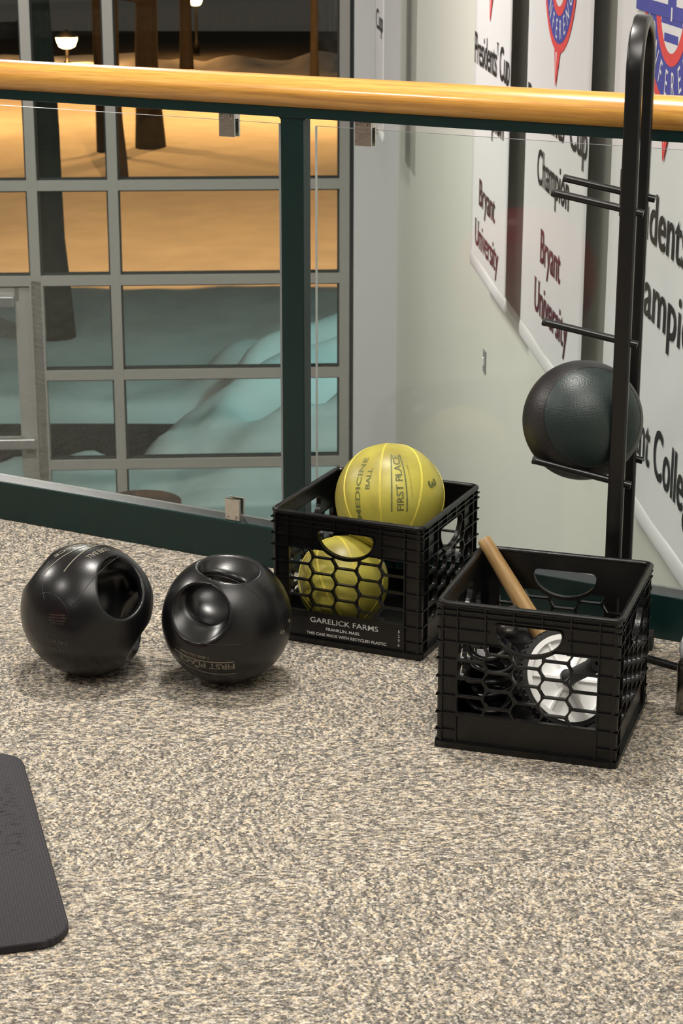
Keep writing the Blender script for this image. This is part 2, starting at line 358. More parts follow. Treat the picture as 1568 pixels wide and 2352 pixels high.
# gym floor slab
def rail_pt(s, t=0, z=0): return RA+RD*s+RN*t+V((0, 0, z))
bm = bmesh.new()
pl_ = [rail_pt(-7.5, .06), rail_pt(2.6, .06), V((1.35, -3.5, 0)), V((-7.2, -3.5, 0))]
for zz in (0,): vt = [bm.verts.new((p.x, p.y, 0)) for p in pl_]
vb = [bm.verts.new((p.x, p.y, -.3)) for p in pl_]
bm.faces.new(vt[::-1]); bm.faces.new(vb)
for i in range(4): j = (i+1) % 4; bm.faces.new((vt[i], vt[j], vb[j], vb[i]))
bmesh.ops.recalc_face_normals(bm, faces=bm.faces)
struct('floor', bm, M['carpet'])
bm = bmesh.new(); box(bm, -9, .3, -20, .3, LOW-.2, LOW, FRM); struct('floor_lobby', bm, M['lobby'])
bm = bmesh.new(); box(bm, -9, .3, -20, .3, CEIL, CEIL+.2, FRM); struct('ceiling', bm, M['ceil'])
bm = bmesh.new(); box(bm, 0, .25, -20, .3, LOW, CEIL, FRM); struct('wall_right', bm, M['wall'])
bm = bmesh.new(); box(bm, -9.2, -9, -20, .3, LOW, CEIL, FRM); struct('wall_left', bm, M['farwall'])
bm = bmesh.new(); box(bm, -9, .3, -20.2, -20, LOW, CEIL, FRM); struct('wall_back', bm, M['farwall'])
PX0 = -.325                                   # left edge of the pier between window and corner
bm = bmesh.new(); box(bm, PX0, 0, -.02, .3, LOW, CEIL, FRM); struct('wall_window_side', bm, M['pier'])

# window wall : uprights and transoms, measured along the wall from the corner
wx = lambda a: a-.403                          # measured from x=0 of the wall to the corner frame
ups = [(-2.288, .074), (-1.697, .074), (.010, .074)]
for k in range(1, 5): ups.append((-2.288-.9*k-.35, .074))
trs = [-.671+.715*k for k in range(0, 6)]+[-1.377, -2.101, -2.804, -3.46]
wroot = empty('window_1', FRM.translation, math.atan2(WNOR.y, WNOR.x)); wroot['kind'] = 'structure'
bmf = bmesh.new(); bmg = bmesh.new()
DOORL, DOORR = wx(-3.35), wx(-2.325)
for a, wd in ups:
    if a < -3.4 or a > -2.4: box(bmf, wx(a)-wd/2, wx(a)+wd/2, .0, .12, LOW, CEIL)
    else: pass
# widened upright right of the door below the door head
box(bmf, wx(-2.238)-.1, wx(-2.238), .0, .12, LOW, -1.377); 
edges = sorted(a for a, _ in ups)
for z in trs:
    if z > CEIL: continue
    for a, b in zip(edges, edges[1:]):
        if z < -1.4 and b <= -2.2 and a > -4: continue
        box(bmf, wx(a)+.037, wx(b)-.037, .003, .117, z-.037, z+.037)
for a, b in zip(edges, edges[1:]):
    zz = sorted([z for z in trs if z < CEIL])+[CEIL]
    for z0, z1 in zip(zz, zz[1:]):
        if z0 < -1.4 and b <= -2.2 and a > -4: continue
        x0, x1, q0, q1 = wx(a)+.037, wx(b)-.037, z0+.037, z1-.037
        if q1 <= q0: continue
        g = .012
        for (c0, c1, d0, d1) in ((x0, x0+g, q0, q1), (x1-g, x1, q0, q1), (x0+g, x1-g, q0, q0+g), (x0+g, x1-g, q1-g, q1)):
            box(bmg, c0, c1, .03, .10, d0, d1)
box(bmg, wx(.047), wx(.075), .02, .12, LOW, CEIL)
obj('window_frame', bmf, M['alu'], wroot); obj('gasket', bmg, M['gasket'], wroot)
bm = bmesh.new(); box(bm, -9, wx(.05), .06, .068, -1.38, CEIL)
box(bm, wx(-2.24), wx(.05), .06, .068, LOW, -1.38); box(bm, -9, wx(-3.6), .06, .068, LOW, -1.38); obj('pane', bm, M['winglass'], wroot)
# door in the window wall
droot = empty('door_1', FRM @ V((DOORL, 0, LOW)), math.atan2(WNOR.y, WNOR.x)); droot['kind'] = 'structure'
DW = DOORR-DOORL; DH = -1.43-LOW
bm = bmesh.new()
box(bm, DW-.125, DW-.005, .02, .07, 0, DH); box(bm, .005, .095, .02, .07, 0, DH); box(bm, .095, DW-.095, .02, .07, DH-.1, DH); box(bm, .095, DW-.095, .02, .07, 0, .2)
box(bm, .095, DW-.095, .02, .07, .84, .92)
obj('door_leaf', bm, M['alu'], droot)
bm = bmesh.new(); box(bm, .095, DW-.095, .04, .048, .2, DH-.1); obj('door_pane', bm, M['winglass'], droot)
bm = bmesh.new(); box(bm, .02, DW-.01, -.07, -.02, .845, .925, bevel=.008); box(bm, .05, .09, -.02, .03, .86, .91); box(bm, DW-.09, DW-.05, -.02, .03, .86, .91)
obj('push_bar', bm, M['silver'], droot)
bm = bmesh.new(); box(bm, DW-.45, DW-.13, -.05, .02, DH-.13, DH-.055, bevel=.005); obj('door_closer', bm, M['silver'], droot)
bm = bmesh.new(); box(bm, wx(-3.35)-.25, wx(-3.35), .0, .12, LOW, -1.377, FRM); struct('trim_door_jamb', bm, M['alu'])

# ------------------------------------------------------------------ outside: snow, paving, trees, lamps
def EX(q): return math.exp(max(-60, min(60, q)))
def snow_h(x, y):
    h = 0.0
    n = noise.noise(V((x*.5, y*.5, 1.7)))*.16+noise.noise(V((x*1.7, y*1.7, 4)))*.05
    # low far bank near where the added orange spot's cone ends
    h += .12*math.exp(-((y-24.3)/.9)**2)
    # mound by the window on the right with diagonal ridges
    ex = -1.62+.10*(y-17)+.22*math.sin(y*2.1)
    k = 1/(1+EX(-(x-ex-.15)*9))*(1/(1+EX((y-20.6)*1.1)))
    k *= .35+.65*min(1, max(0, (y-15.5)/3.2))
    ridge = .20*math.sin((y-.9*x)*3.9+noise.noise(V((x*.8, y*.8, 0)))*2.2)
    h += k*(.42+.35*min(1.5, max(0, x-ex))+ridge)
    # strip right at the glass on the left
    e2 = 16.75+.12*math.sin(x*5.)+.10*math.sin(x*11)
    h += .28/(1+EX((y-e2)*12))
    # paved hollow
    pav = 1/(1+EX((x-ex)*14)) * (1/(1+EX((y-19.25)*16))) * (1/(1+EX((e2-y)*16)))
    far = 0 if y < 26 else .16*noise.noise(V((x*.22, y*.16, 9)))*min(1, (y-26)/4)
    if y > 50: far += .42*max(0, noise.noise(V((x*.9, y*.5, 2)))+.15)*min(1, (y-50)/5)
    h += n*.7+.12+far
    h *= min(1, max(0, .05+(y-15.2)/1.5))
    return LOW-.06+h*(1-pav)-pav*.16
bm = bmesh.new()
ys = [15.36+.112*i for i in range(50)]+[20.95+.3*i for i in range(25)]+[28.45+.8*i for i in range(38)]
xs_n = 120
grid = []
for y in ys:
    half = 3.2 + (y-15)*.55
    grid.append([bm.verts.new((x, y, snow_h(x, y))) for x in [(-half-.9+(2*half+1.2)*i/xs_n) for i in range(xs_n+1)]])
for a, b in zip(grid, grid[1:]):
    for i in range(xs_n): bm.faces.new((a[i], a[i+1], b[i+1], b[i]))
snow = obj('snow_covered_ground', bm, M['snow'], smooth=True); tag(snow, kind='structure')
bm = bmesh.new(); box(bm, -30, 25, 15.36, 72, LOW-.4, LOW-.13); pav = struct('paved_ground', bm, M['asphalt'])

def tree(px, py, dist_z, wpx, lean, label, hh=9, branches=True):
    g = at_z(px, py, dist_z); depth = (g-EYE).dot(FW); r = wpx/2*depth/F_PX
    root = empty('tree', (g.x, g.y, snow_h(g.x, g.y)-.1)); tag(root, label, 'tree', None)
    bm = bmesh.new(); pts = []; rr = []
    for i in range(16):
        z = hh*i/15; pts.append((lean*z+.10*noise.noise(V((z*.5, px, 0)))*z*.3, .05*math.sin(z), z)); rr.append(r*(1.25-.25*min(1, z/1.0) if z < 1 else 1-.5*z/hh))
    tube(bm, pts, rr, 14); obj('trunk', bm, M['bark'], root, smooth=True)
    if not branches: return
    bm = bmesh.new()
    for k in range(9):
        a = random.uniform(0, 2*PI); z0 = random.uniform(.35, .95)*hh; L = random.uniform(1.2, 3.0); p0 = V((lean*z0, 0, z0)); p = []; 
        for i in range(7):
            t = i/6; p.append(p0+V((math.cos(a)*L*t, math.sin(a)*L*t, L*.5*t*t+.15*math.sin(t*5+k))))
        tube(bm, p, [r*.35*(1-.85*i/6) for i in range(7)], 7)
    obj('branches', bm, M['bark'], root, smooth=True)
tree(118, 684, LOW+.55, 88, -.015, 'thick dark tree trunk rising from the snowbank at the left of the window')
tree(270, 418, LOW, 44, -.03, 'slim dark tree trunk just right of the second window upright', 8)
tree(238, 418, LOW-.5, 22, -.02, 'thinnest dark tree trunk, close behind the second window upright', 8, False)
tree(346, 326, LOW+.2, 58, -.02, 'dark tree trunk with snow heaped round its foot in the orange lit field', 9)
tree(722, 170, LOW+.6, 20, .0, 'distant dark tree trunk seen above the handrail right of the green post', 8)
tree(428, 150, LOW+.5, 30, .0, 'distant dark tree trunk above the handrail beside the small second lamp', 9)
def lantern(px, py, dist, label, s=1.0):
    d = ray(px, py); t = dist/d.y; p = EYE+d*t; zg = snow_h(p.x, p.y)
    root = empty('street_lamp', (p.x, p.y, zg)); tag(root, label, 'street lamp')
    h = p.z-zg; bm = bmesh.new(); lathe(bm, [(.10, -.2), (.10, .1), (.05, .15), (.04, h-.25*s), (.12*s, h-.2*s)], 12); obj('lamp_post', bm, M['blackmetal'], root, smooth=True)
    bm = bmesh.new(); lathe(bm, [(.12*s, h-.20*s), (.22*s, h-.15*s), (.29*s, h+.02*s), (.30*s, h+.10*s)], 20); obj('lamp_glass', bm, M['lamp'], root, smooth=True)
    bm = bmesh.new(); lathe(bm, [(.31*s, h+.10*s), (.30*s, h+.13*s), (.06*s, h+.27*s), (.02*s, h+.30*s)], 20); obj('lamp_cap', bm, M['blackmetal'], root, smooth=True)
    point('street_lamp_light', (p.x, p.y-.5, p.z), 350, SODIUM, .25)
lantern(153, 94, 56, 'glowing warm lantern lamp outside, in the left window pane above the handrail')
lantern(449, 2, 62, 'smaller glowing lamp cut by the top edge of the picture, above the middle pane', .7)
# round dark table in the lobby
g = EYE+ray(325, 1150)*(13.6/ray(325, 1150).y)
root = empty('round_table', (g.x, g.y, LOW)); tag(root, 'low dark round table in front of the window, mostly hidden below the rail', 'table')
zt = g.z-LOW
bm = bmesh.new(); lathe(bm, [(.27, zt-.05), (.28, zt-.03), (.28, zt-.005), (.27, zt)], 40); obj('tabletop', bm, mat('brown_laminate', (.05, .035, .03), .4), root, auto=40)
bm = bmesh.new(); lathe(bm, [(.22, 0), (.22, .02), (.05, .05), (.04, zt-.05)], 24); obj('pedestal', bm, M['blackmetal'], root, auto=40)

# ------------------------------------------------------------------ banners on the right wall
BOFF = .10
def wall_uv(px, py, off=BOFF):
    q = at_plane(px, py, CORNER-WNOR*off, WNOR); return (CORNER-q).dot(WDIR), q.z
def bpos(u, z, off): return CORNER-WDIR*u-WNOR*off+V((0, 0, z))
def add_serifs(s, me):
    """little slabs at the ends of straight stems so the letters read as a serif face"""
    vs = sorted((v.co.x, v.co.y) for v in me.vertices); q = bmesh.new(); q.from_mesh(me); tops = max(y for _, y in vs)
    for y0, sg in ((0.0, 1), (tops, -1), (.729, -1)):
        xs = sorted(x for x, y in vs if abs(y-y0) < .006); i = 0
        while i < len(xs):
            j = i
            while j+1 < len(xs) and xs[j+1]-xs[j] < .13: j += 1
            a, b = xs[i], xs[j]
            if .05 < b-a < .16:
                r = [q.verts.new((x, y, 0)) for x, y in ((a-.05, y0), (b+.05, y0), (b+.05, y0+sg*.035), (a-.05, y0+sg*.035))]; q.faces.new(r)
            i = j+1
    q.to_mesh(me); q.free()
def banner(u0, u1, zb, lines, logo_c=None, logo=True, label='', zt=2.6):
    root = empty('banner', bpos((u0+u1)/2, zb, BOFF), math.atan2(-WDIR.y, -WDIR.x)); tag(root, label, 'banner', None)
    um = (u0+u1)/2; W2 = (u1-u0)/2
    # local x = towards the gym (reading direction), local z up, local -y... normal towards the room
    ny = -1 if (V((0, -1, 0)) @ V((1, 0, 0)) == 0) else -1
    inv = root.matrix_basis.inverted()
    def P(u, z, d=0): return inv @ bpos(u, z, BOFF+d)
    bm = bmesh.new(); nu, nz = 14, 24; gr = []
    for i in range(nu+1):
        c = []
        for j in range(nz+1):
            u = u0+(u1-u0)*i/nu; z = zb+(zt-zb)*j/nz
            wv = .0010*math.sin(u*9+1)*math.sin(z*2.1)+.0012*noise.noise(V((u*3, z*1.5, u0)))
            c.append((P(u, z, wv+.003), P(u, z, wv)))
        gr.append(c)
    F = [[bm.verts.new(c[0]) for c in col] for col in gr]; B = [[bm.verts.new(c[1]) for c in col] for col in gr]
    for i in range(nu):
        for j in range(nz):
            bm.faces.new((F[i][j], F[i+1][j], F[i+1][j+1], F[i][j+1])); bm.faces.new((B[i][j], B[i][j+1], B[i+1][j+1], B[i+1][j]))
    for j in range(nz): bm.faces.new((F[0][j], F[0][j+1], B[0][j+1], B[0][j])); bm.faces.new((F[nu][j], B[nu][j], B[nu][j+1], F[nu][j+1]))
    bmesh.ops.recalc_face_normals(bm, faces=bm.faces)
    obj('fabric', bm, M['banner'], root, smooth=True)
    for z in (zb, zt):
        bm = bmesh.new(); prof = [(math.sin(a)*.036, math.cos(a)*.007) for a in [2*PI*k/16 for k in range(16)]]
        tube(bm, [P(u0-.004, z+.03), P(u1+.004, z+.03)], 1, prof=prof, up=(0, 0, 1))
        obj('hem', bm, M['banner'], root, smooth=True)
    d0 = .0062
    def fl(c, d=d0): return P(c.x, c.y, d+c.z)
    grp = {}
    for s, uc, zbase, cap, wid, mk in lines:
        me = text_mesh(s, 1.0, off=.010)
        xs = [v.co.x for v in me.vertices]; w0 = max(xs)-min(xs); mid = (max(xs)+min(xs))/2; sc = cap/.729; sx = wid/w0
        b_ = grp.setdefault(mk, bmesh.new())
        add_serifs(s, me)
        add_mesh(b_, me, lambda c: fl(V(((c.x-mid)*sx+uc, c.y*sc+zbase, 0))))
    for mk, b_ in grp.items(): obj('lettering', b_, M[mk], root)
    if logo and logo_c:
        uc, zc, s = logo_c           # centre of the top of the shield bowl, scale
        def bowl(rx, ry, n=28): return [(uc+rx*s*math.cos(PI+PI*k/n), zc+ry*s*math.sin(PI+PI*k/n)) for k in range(n+1)]
        def sheet(pts, d, mk, b_): 
            vs = [b_.verts.new(P(p[0], p[1], .0062+(d-.012)*.25)) for p in pts]; b_.faces.new(vs)
        lr = bmesh.new(); sheet(bowl(.36, .335)+[(uc+.36*s, zc+.2), (uc-.36*s, zc+.2)], .012, 'bred', lr)
        sheet([(uc-.085*s, zc-.315*s), (uc+.06*s, zc-.315*s), (uc-.035*s, zc-.455*s), (uc-.045*s, zc-.455*s)], .013, 'bred', lr)
        sheet([(a, b) for a, b in bowl(.215, .205)]+[(uc+.215*s, zc+.2), (uc-.215*s, zc+.2)], .018, 'bred', lr)
        lb = bmesh.new(); sheet(bowl(.325, .302)+[(uc+.325*s, zc+.2), (uc-.325*s, zc+.2)], .015, 'bblue', lb)
        sheet([(uc-.46*s, zc-.085*s), (uc+.46*s, zc-.085*s), (uc+.46*s, zc+.36*s), (uc-.46*s, zc+.36*s)], .024, 'bblue', lb)
        lw = bmesh.new(); sheet(bowl(.155, .172)+[(uc+.155*s, zc+.2), (uc-.155*s, zc+.2)], .0195, 'banner', lw)
        sheet([(uc-.050*s, zc-.335*s), (uc-.025*s, zc-.335*s), (uc-.038*s, zc-.42*s)], .0135, 'banner', lw)
        for k in range(3):
            zz = zc-.045*s-.045*s*k; hw = .155*s*math.sqrt(max(0, 1-(min(0, zz-.010*s-zc)/(.172*s))**2))
            sheet([(uc-hw, zz-.010*s), (uc+hw, zz-.010*s), (uc+hw, zz+.012*s), (uc-hw, zz+.012*s)], .0205, 'bblue', lb)
        # white serif letters standing on the blue block
        for cx in (-.22, .24):
            sheet([(uc+(cx-.19)*s, zc-.050*s), (uc+(cx+.17)*s, zc-.050*s), (uc+(cx+.17)*s, zc-.028*s), (uc+(cx+.08)*s, zc-.005*s), (uc+(cx+.05)*s, zc+.06*s), (uc+(cx+.05)*s, zc+.34*s), (uc+(cx-.05)*s, zc+.34*s), (uc+(cx-.05)*s, zc+.06*s), (uc+(cx-.09)*s, zc-.005*s), (uc+(cx-.19)*s, zc-.028*s)], .026, 'banner', lw)
        for k in range(4): sheet([(uc-.008*s, zc+(.20-.085*k)*s), (uc+.008*s, zc+(.20-.085*k)*s), (uc+.008*s, zc+(.165-.085*k)*s), (uc-.008*s, zc+(.165-.085*k)*s)], .0265, 'banner', lw)
        word = 'CONFERENCE'
        for i, ch in enumerate(word):
            a = R_(194+ (346-194)*i/(len(word)-1)); px_, pz_ = uc+.270*s*math.cos(a), zc+.252*s*math.sin(a); rot = a+PI/2
            me = text_mesh(ch, .100*s, off=.0, sx=.72)
            add_mesh(lw, me, lambda c: P(px_+c.x*math.cos(rot)-(c.y-.035*s)*math.sin(rot), pz_+c.x*math.sin(rot)+(c.y-.035*s)*math.cos(rot), .00765))
        em = obj('emblem', lr, M['bred'], root); obj('blue_field', lb, M['bblue'], em); obj('white_marks', lw, M['banner'], em)
    return root
def uvp(px, py): return wall_uv(px, py)
def L(s, xa, ya, xb, yb, cap, mk):
    """text line from its left foot pixel to its right foot pixel"""
    a, b = uvp(xa, ya), uvp(xb, yb); return (s, (a[0]+b[0])/2, (a[1]+b[1])/2, cap, b[0]-a[0], mk)
b3u0, b3zb = uvp(1400, 500)[0], uvp(1465, 1195)[1]
banner(b3u0, b3u0+1.45, b3zb, [
    L("Presidents'", 1425, 494, 1590, 630, .15, 'bblack'),
    L('Champion', 1434, 670, 1618, 854, .15, 'bblack'),
    L('Bryant College', 1422, 978, 1602, 1220, .15, 'bblack')],
    (uvp(1542, 200)[0], uvp(1530, 372)[1]+.455*1.04, 1.04), label='nearest white championship banner, behind the black ball rack')
banner(uvp(1197, 700)[0], uvp(1342, 600)[0], uvp(1195, 768)[1], [
    L("Presidents' Cup", 1214, 268, 1351, 366, .14, 'bblack'),
    L('Champion', 1236, 415, 1308, 488, .14, 'bblack'),
    L('Bryant', 1243, 598, 1288, 655, .135, 'bmaroon'),
    L('University', 1229, 712, 1304, 802, .135, 'bmaroon')],
    (uvp(1287, 60)[0], uvp(1278, 197)[1]+.455, 1.0), label='middle white championship banner with the red and blue shield, left of the ball rack')
banner(uvp(1083, 500)[0], uvp(1162, 600)[0], uvp(1160, 720)[1], [
    L("Presidents' Cup", 1092, 144, 1172, 194, .15, 'bblack'),
    L('Champion', 1096, 272, 1158, 316, .14, 'bblack'),
    L('Bryant', 1102, 472, 1138, 510, .13, 'bmaroon'),
    L('University', 1093, 548, 1145, 640, .13, 'bmaroon')],
    (uvp(1131, 40)[0], uvp(1131, 50)[1]+.455, 1.0), label='farthest of the three lettered white banners, with dark red university lettering')
BOFF = .22
banner(uvp(903, 20)[0], uvp(924, 20)[0], uvp(910, 312)[1], [L('Cup', 905, 66, 922, 72, .14, 'bblack')], None, False, label='narrow edge-on banner far back near the corner, one letter showing')
BOFF = .10
# switch plate
u, z = wall_uv(1114, 830, 0); root = empty('switch_plate', bpos(u, z, 0), math.atan2(-WDIR.y, -WDIR.x)); tag(root, 'small grey wall switch plate below the farthest lettered banner', 'switch plate')
bm = bmesh.new(); inv = root.matrix_basis.inverted()
sg = 1 if (inv @ bpos(u, z, .01)).y > 0 else -1
y0, y1 = sorted((0, sg*.008)); box(bm, -.038, .038, y0, y1, -.058, .058, bevel=.002); obj('plate', bm, mat('grey_plate', (.25, .25, .25), .4), root)
y0, y1 = sorted((sg*.006, sg*.014)); bm = bmesh.new(); box(bm, -.01, .01, y0, y1, -.02, .02); obj('toggle', bm, M['white'], root)

# ------------------------------------------------------------------ guard railing
rail = empty('guard_railing', RA, RYAW); tag(rail, 'oak handrail and dark green steel guard railing with glass panels', 'railing')
S0, S1 = -3.2, 2.35
bm = bmesh.new(); box(bm, S0, S1, 0, .055, -.0, .0945, bevel=.002); obj('base_beam', bm, M['green'], rail)
bm = bmesh.new(); prof = []
for k in range(36):
    a = 2*PI*k/36; x, y = .041*math.cos(a), .0347*math.sin(a)
    prof.append((y, -x))
n = 60
tube(bm, [(S0+(S1-S0)*i/n, .022, 1.0640) for i in range(n+1)], 1, prof=prof, up=(0, 0, 1)); obj('handrail', bm, M['wood'], rail, auto=40, )['label'] = 'varnished oak handrail'
bm = bmesh.new(); box(bm, S0, S1, .0, .045, 1.0125, 1.036, bevel=.0015); obj('top_channel', bm, M['green'], rail)
bm = bmesh.new(); box(bm, -1.05, -1.0, .004, .036, .0945, 1.014, bevel=.0015); obj('post', bm, M['green'], rail)
bm = bmesh.new(); box(bm, .797, .852, .004, .036, .0945, 1.014, bevel=.0015)
bm2 = bmesh.new()
for a, b in ((.797, -1), (.852, 1)):   # little welded fillets under the channel
    for z0 in (0,):
        vs = [V((a, .006, 1.0125)), V((a+b*.006, .006, 1.0125)), V((a, .006, 1.0065))]; vs2 = [v+V((0, .028, 0)) for v in vs]
        q = [bm.verts.new(v) for v in vs]; q2 = [bm.verts.new(v) for v in vs2]
        bm.faces.new(q); bm.faces.new(q2[::-1])
        for i in range(3): j = (i+1) % 3; bm.faces.new((q[i], q2[i], q2[j], q[j]))
bmesh.ops.recalc_face_normals(bm, faces=bm.faces); bm2.free()
obj('post', bm, M['green'], rail)
GT = .0205
for a, b in ((-.985, .786), (.8745, 2.3)):
    bm = bmesh.new(); fs = box(bm, a, b, GT-.005, GT+.005, .108, .9965)
    for f in fs:
        f.normal_update()
        if abs(f.normal.y) < .5: f.material_index = 1
    obj('glass_panel', bm, [M['glass'], M['clearedge']], rail)
def s_of(px, py, t=0):
    q = at_plane(px, py, RA+RN*t, RN); return (q-RA).dot(RD), q.z
def clip(s, z0, z1, top):
    bm = bmesh.new(); w2 = .0195
    box(bm, s-w2, s+w2, GT-.0125, GT-.0065, z0, z1, bevel=.0012); box(bm, s-w2, s+w2, GT+.0065, GT+.0125, z0, z1, bevel=.0012)
    if top: box(bm, s-w2, s+w2, GT-.0065, GT+.0065, z1-.012, z1)
    else: box(bm, s-w2, s+w2, GT-.0065, GT+.0065, z0, z0+.012)
    c = obj('glass_clip', bm, M['chrome'], rail); c['label'] = 'brushed metal glass clip'
    zz = z1-.007 if top else z0+.009
    for k, dx in enumerate((-.011, .011)):
        b = bmesh.new(); m_ = Matrix.Translation((s+dx, GT-.0125, zz)) @ Matrix.Rotation(PI/2, 4, 'X')
        lathe(b, [(.0045, 0), (.0045, .0006), (.0036, .0009)], 16, m_); box(b, -.0038, .0038, -.0006, .0006, .0005, .0012, m_ @ Matrix.Rotation(.2+1.1*k, 4, 'Z'), mi=1)
        obj('screw', b, [M['chrome'], M['bblack']], c)
s, _ = s_of(520, 290, GT-.012); clip(s, .962, 1.0125, True)
s, _ = s_of(833, 310, GT-.012); clip(s, .962, 1.0125, True)
s, _ = s_of(533, 1170, GT-.012); clip(s, .0945, .146, False)

# ------------------------------------------------------------------ milk crates
CS, CH = .33, .28
def crate_bm():
    out = bmesh.new()
    u0, u1 = .038, .292; cw = (u1-u0)/5; vlo = .067; pit = .0342; vhi = .2035; uc = CS/2; hx, hy, hv = .060, .042, .236
    def lim(u, pad=.0065):
        k = (u-uc)/(hx+pad)
        if abs(k) >= 1: return vhi
        return min(vhi, hv-(hy+pad)*math.sqrt(1-k*k))
    # handle hole
    hole = [(uc-hx*math.cos(PI*k/24), hv-hy*math.sin(PI*k/24)) for k in range(25)]
    for k in range(7): a = PI/2*k/6; hole.append((uc+hx-.010+.010*math.cos(a), hv+.001+.009*math.sin(a)))
    for k in range(7): a = PI/2+PI/2*k/6; hole.append((uc-hx+.010+.010*math.cos(a), hv+.001+.009*math.sin(a)))
    N = 60; us = [u0+(u1-u0)*i/N for i in range(N+1)]
    reg = [(u, lim(u, .0035)) for u in us][::-1]+[(u0, vlo), (u1, vlo)]
    panel = [[(0.003, .004), (CS-.003, .004), (CS-.003, CH-.004), (.003, CH-.004)], hole, reg]
    lat = [[(u, lim(u, .0030)+.0005) for u in us][::-1]+[(u0-.001, vlo-.001), (u1+.001, vlo-.001)]]
    hb = .0016; am = .0095
    for c in range(5):
        Lx, Rx = u0+cw*c, u0+cw*(c+1)
        ph = 0 if c % 2 == 0 else -.5
        for r in range(-1, 6):
            vb, vt = vlo+pit*(r+ph)+hb, vlo+pit*(r+ph+1)-hb; vm = (vb+vt)/2
            def xl(v): return Lx+hb if c == 0 else Lx+am/2*(2*abs(v-vm)/(vt-vb))*1-am/2*(1-2*abs(v-vm)/(vt-vb))+hb
            # x-monotone hex: for each x find top and bottom
            lx_t = Lx+(am/2 if c > 0 else 0)+hb; rx_t = Rx-(am/2 if c < 4 else 0)-hb
            lx_m = Lx-(am/2 if c > 0 else 0)+hb; rx_m = Rx+(am/2 if c < 4 else 0)-hb
            cols = []
            K = 22
            for i in range(K+1):
                x = lx_m+(rx_m-lx_m)*i/K; h = 1.0
                if x < lx_t and c > 0: h = (x-lx_m)/(lx_t-lx_m)
                if x > rx_t and c < 4: h = min(h, (rx_m-x)/(rx_m-rx_t))
                t = vm+(vt-vm)*h; b = vm-(vm-vb)*h
                t = min(t, lim(x)); b = max(b, vlo+.002)
                cols.append((x, b, t))
            good = [q for q in cols if q[2]-q[1] > .0012]
            if len(good) < 4 or max(q[2]-q[1] for q in good) < .005: continue
            lat.append([(q[0], q[2]) for q in good]+[(q[0], q[1]) for q in good[::-1]])
    for side in range(4):
        rot = Matrix.Rotation(side*PI/2, 4, 'Z')
        base = rot @ Matrix.Translation((-CS/2, -CS/2, 0)) @ Matrix.Rotation(PI/2, 4, 'X')   # curve xy -> face, z -> -y (outwards)
        add_mesh(out, curve_mesh(panel, .0035), lambda c: base @ V((c.x, c.y, c.z-.0075)))
        add_mesh(out, curve_mesh(lat, .0088), lambda c: base @ V((c.x, c.y, c.z-.0056)))
        bb = rot @ Matrix.Translation((-CS/2, -CS/2, 0))
        def rib(a, b, c, d, dep=.0055): box(out, a, b, .0005+(.0055-dep), .0062, c, d, bb)
        t = .0022
        for v in (.2625, .2515): rib(.0, CS, v-t/2, v+t/2)
        for v in (.228, .2035):
            rib(.0, uc-hx-.010, v-t/2, v+t/2); rib(uc+hx+.010, CS, v-t/2, v+t/2)
        for v in (.170, .136, .101, .067, .034): rib(0, u0, v-t/2, v+t/2); rib(u1, CS, v-t/2, v+t/2)
        rib(u0, u1, vlo-.0035, vlo-.0005)
        for u in (u0, u1): rib(u-t/2, u+t/2, .004, .276)
        for u in (u0+cw, u0+4*cw): rib(u-t/2, u+t/2, vhi, .276)
        for u in (u0+2*cw, u0+3*cw): rib(u-t/2, u+t/2, .2465, .276)
        rib(.0, CS, 0, .013, .0055); rib(.004, CS-.004, .0125, .015, .002)
        # collar round the hand hole
        loop = [base @ V((p[0], p[1], -.0055)) for p in hole]
        tube(out, loop, 1, closed=True, prof=[(-.0014, -.0052), (.0014, -.0052), (.0014, .0052), (-.0014, .0052)], up=(rot @ V((0, -1, 0))).cross(V((0, 0, 1))) if False else None, mi=0) if False else None
        n_ = len(hole)
        for i in range(n_):
            j = (i+1) % n_; P0, P1 = V(hole[i]), V(hole[j]); c0 = V((uc, hv-.01))
            o0 = (P0-c0).normalized()*.0026; o1 = (P1-c0).normalized()*.0026
            q = [(P0, 0), (P1, 0), (P1+o1, 0), (P0+o0, 0)]
            f_ = [out.verts.new(base @ V((p.x, p.y, -.0004))) for p, _ in q]; b_ = [out.verts.new(base @ V((p.x, p.y, -.0105))) for p, _ in q]
            out.faces.new(f_); out.faces.new(b_[::-1]); out.faces.new((f_[0], b_[0], b_[1], f_[1])); out.faces.new((f_[2], b_[2], b_[3], f_[3]))
    # rounded rim ring and foot ring
    def ring(z, inset, prof, rad):
        pts = []
        h = CS/2-inset
        for (sx, sy, a0) in ((1, 1, 0), (-1, 1, 90), (-1, -1, 180), (1, -1, 270)):
            for k in range(7):
                a = R_(a0+90*k/6); pts.append(V((sx*(h-rad)+rad*math.cos(a), sy*(h-rad)+rad*math.sin(a), z)))
        tube(out, pts, 1, closed=True, prof=prof, up=(0, 0, 1))
    ell = lambda a, b, n=12: [(a*math.cos(2*PI*k/n), b*math.sin(2*PI*k/n)) for k in range(n)]
    ring(CH-.005, .0035, ell(.0052, .0062), .014)
    ring(.006, .002, [(-.006, -.004), (.006, -.004), (.006, .004), (-.006, .004)], .010)
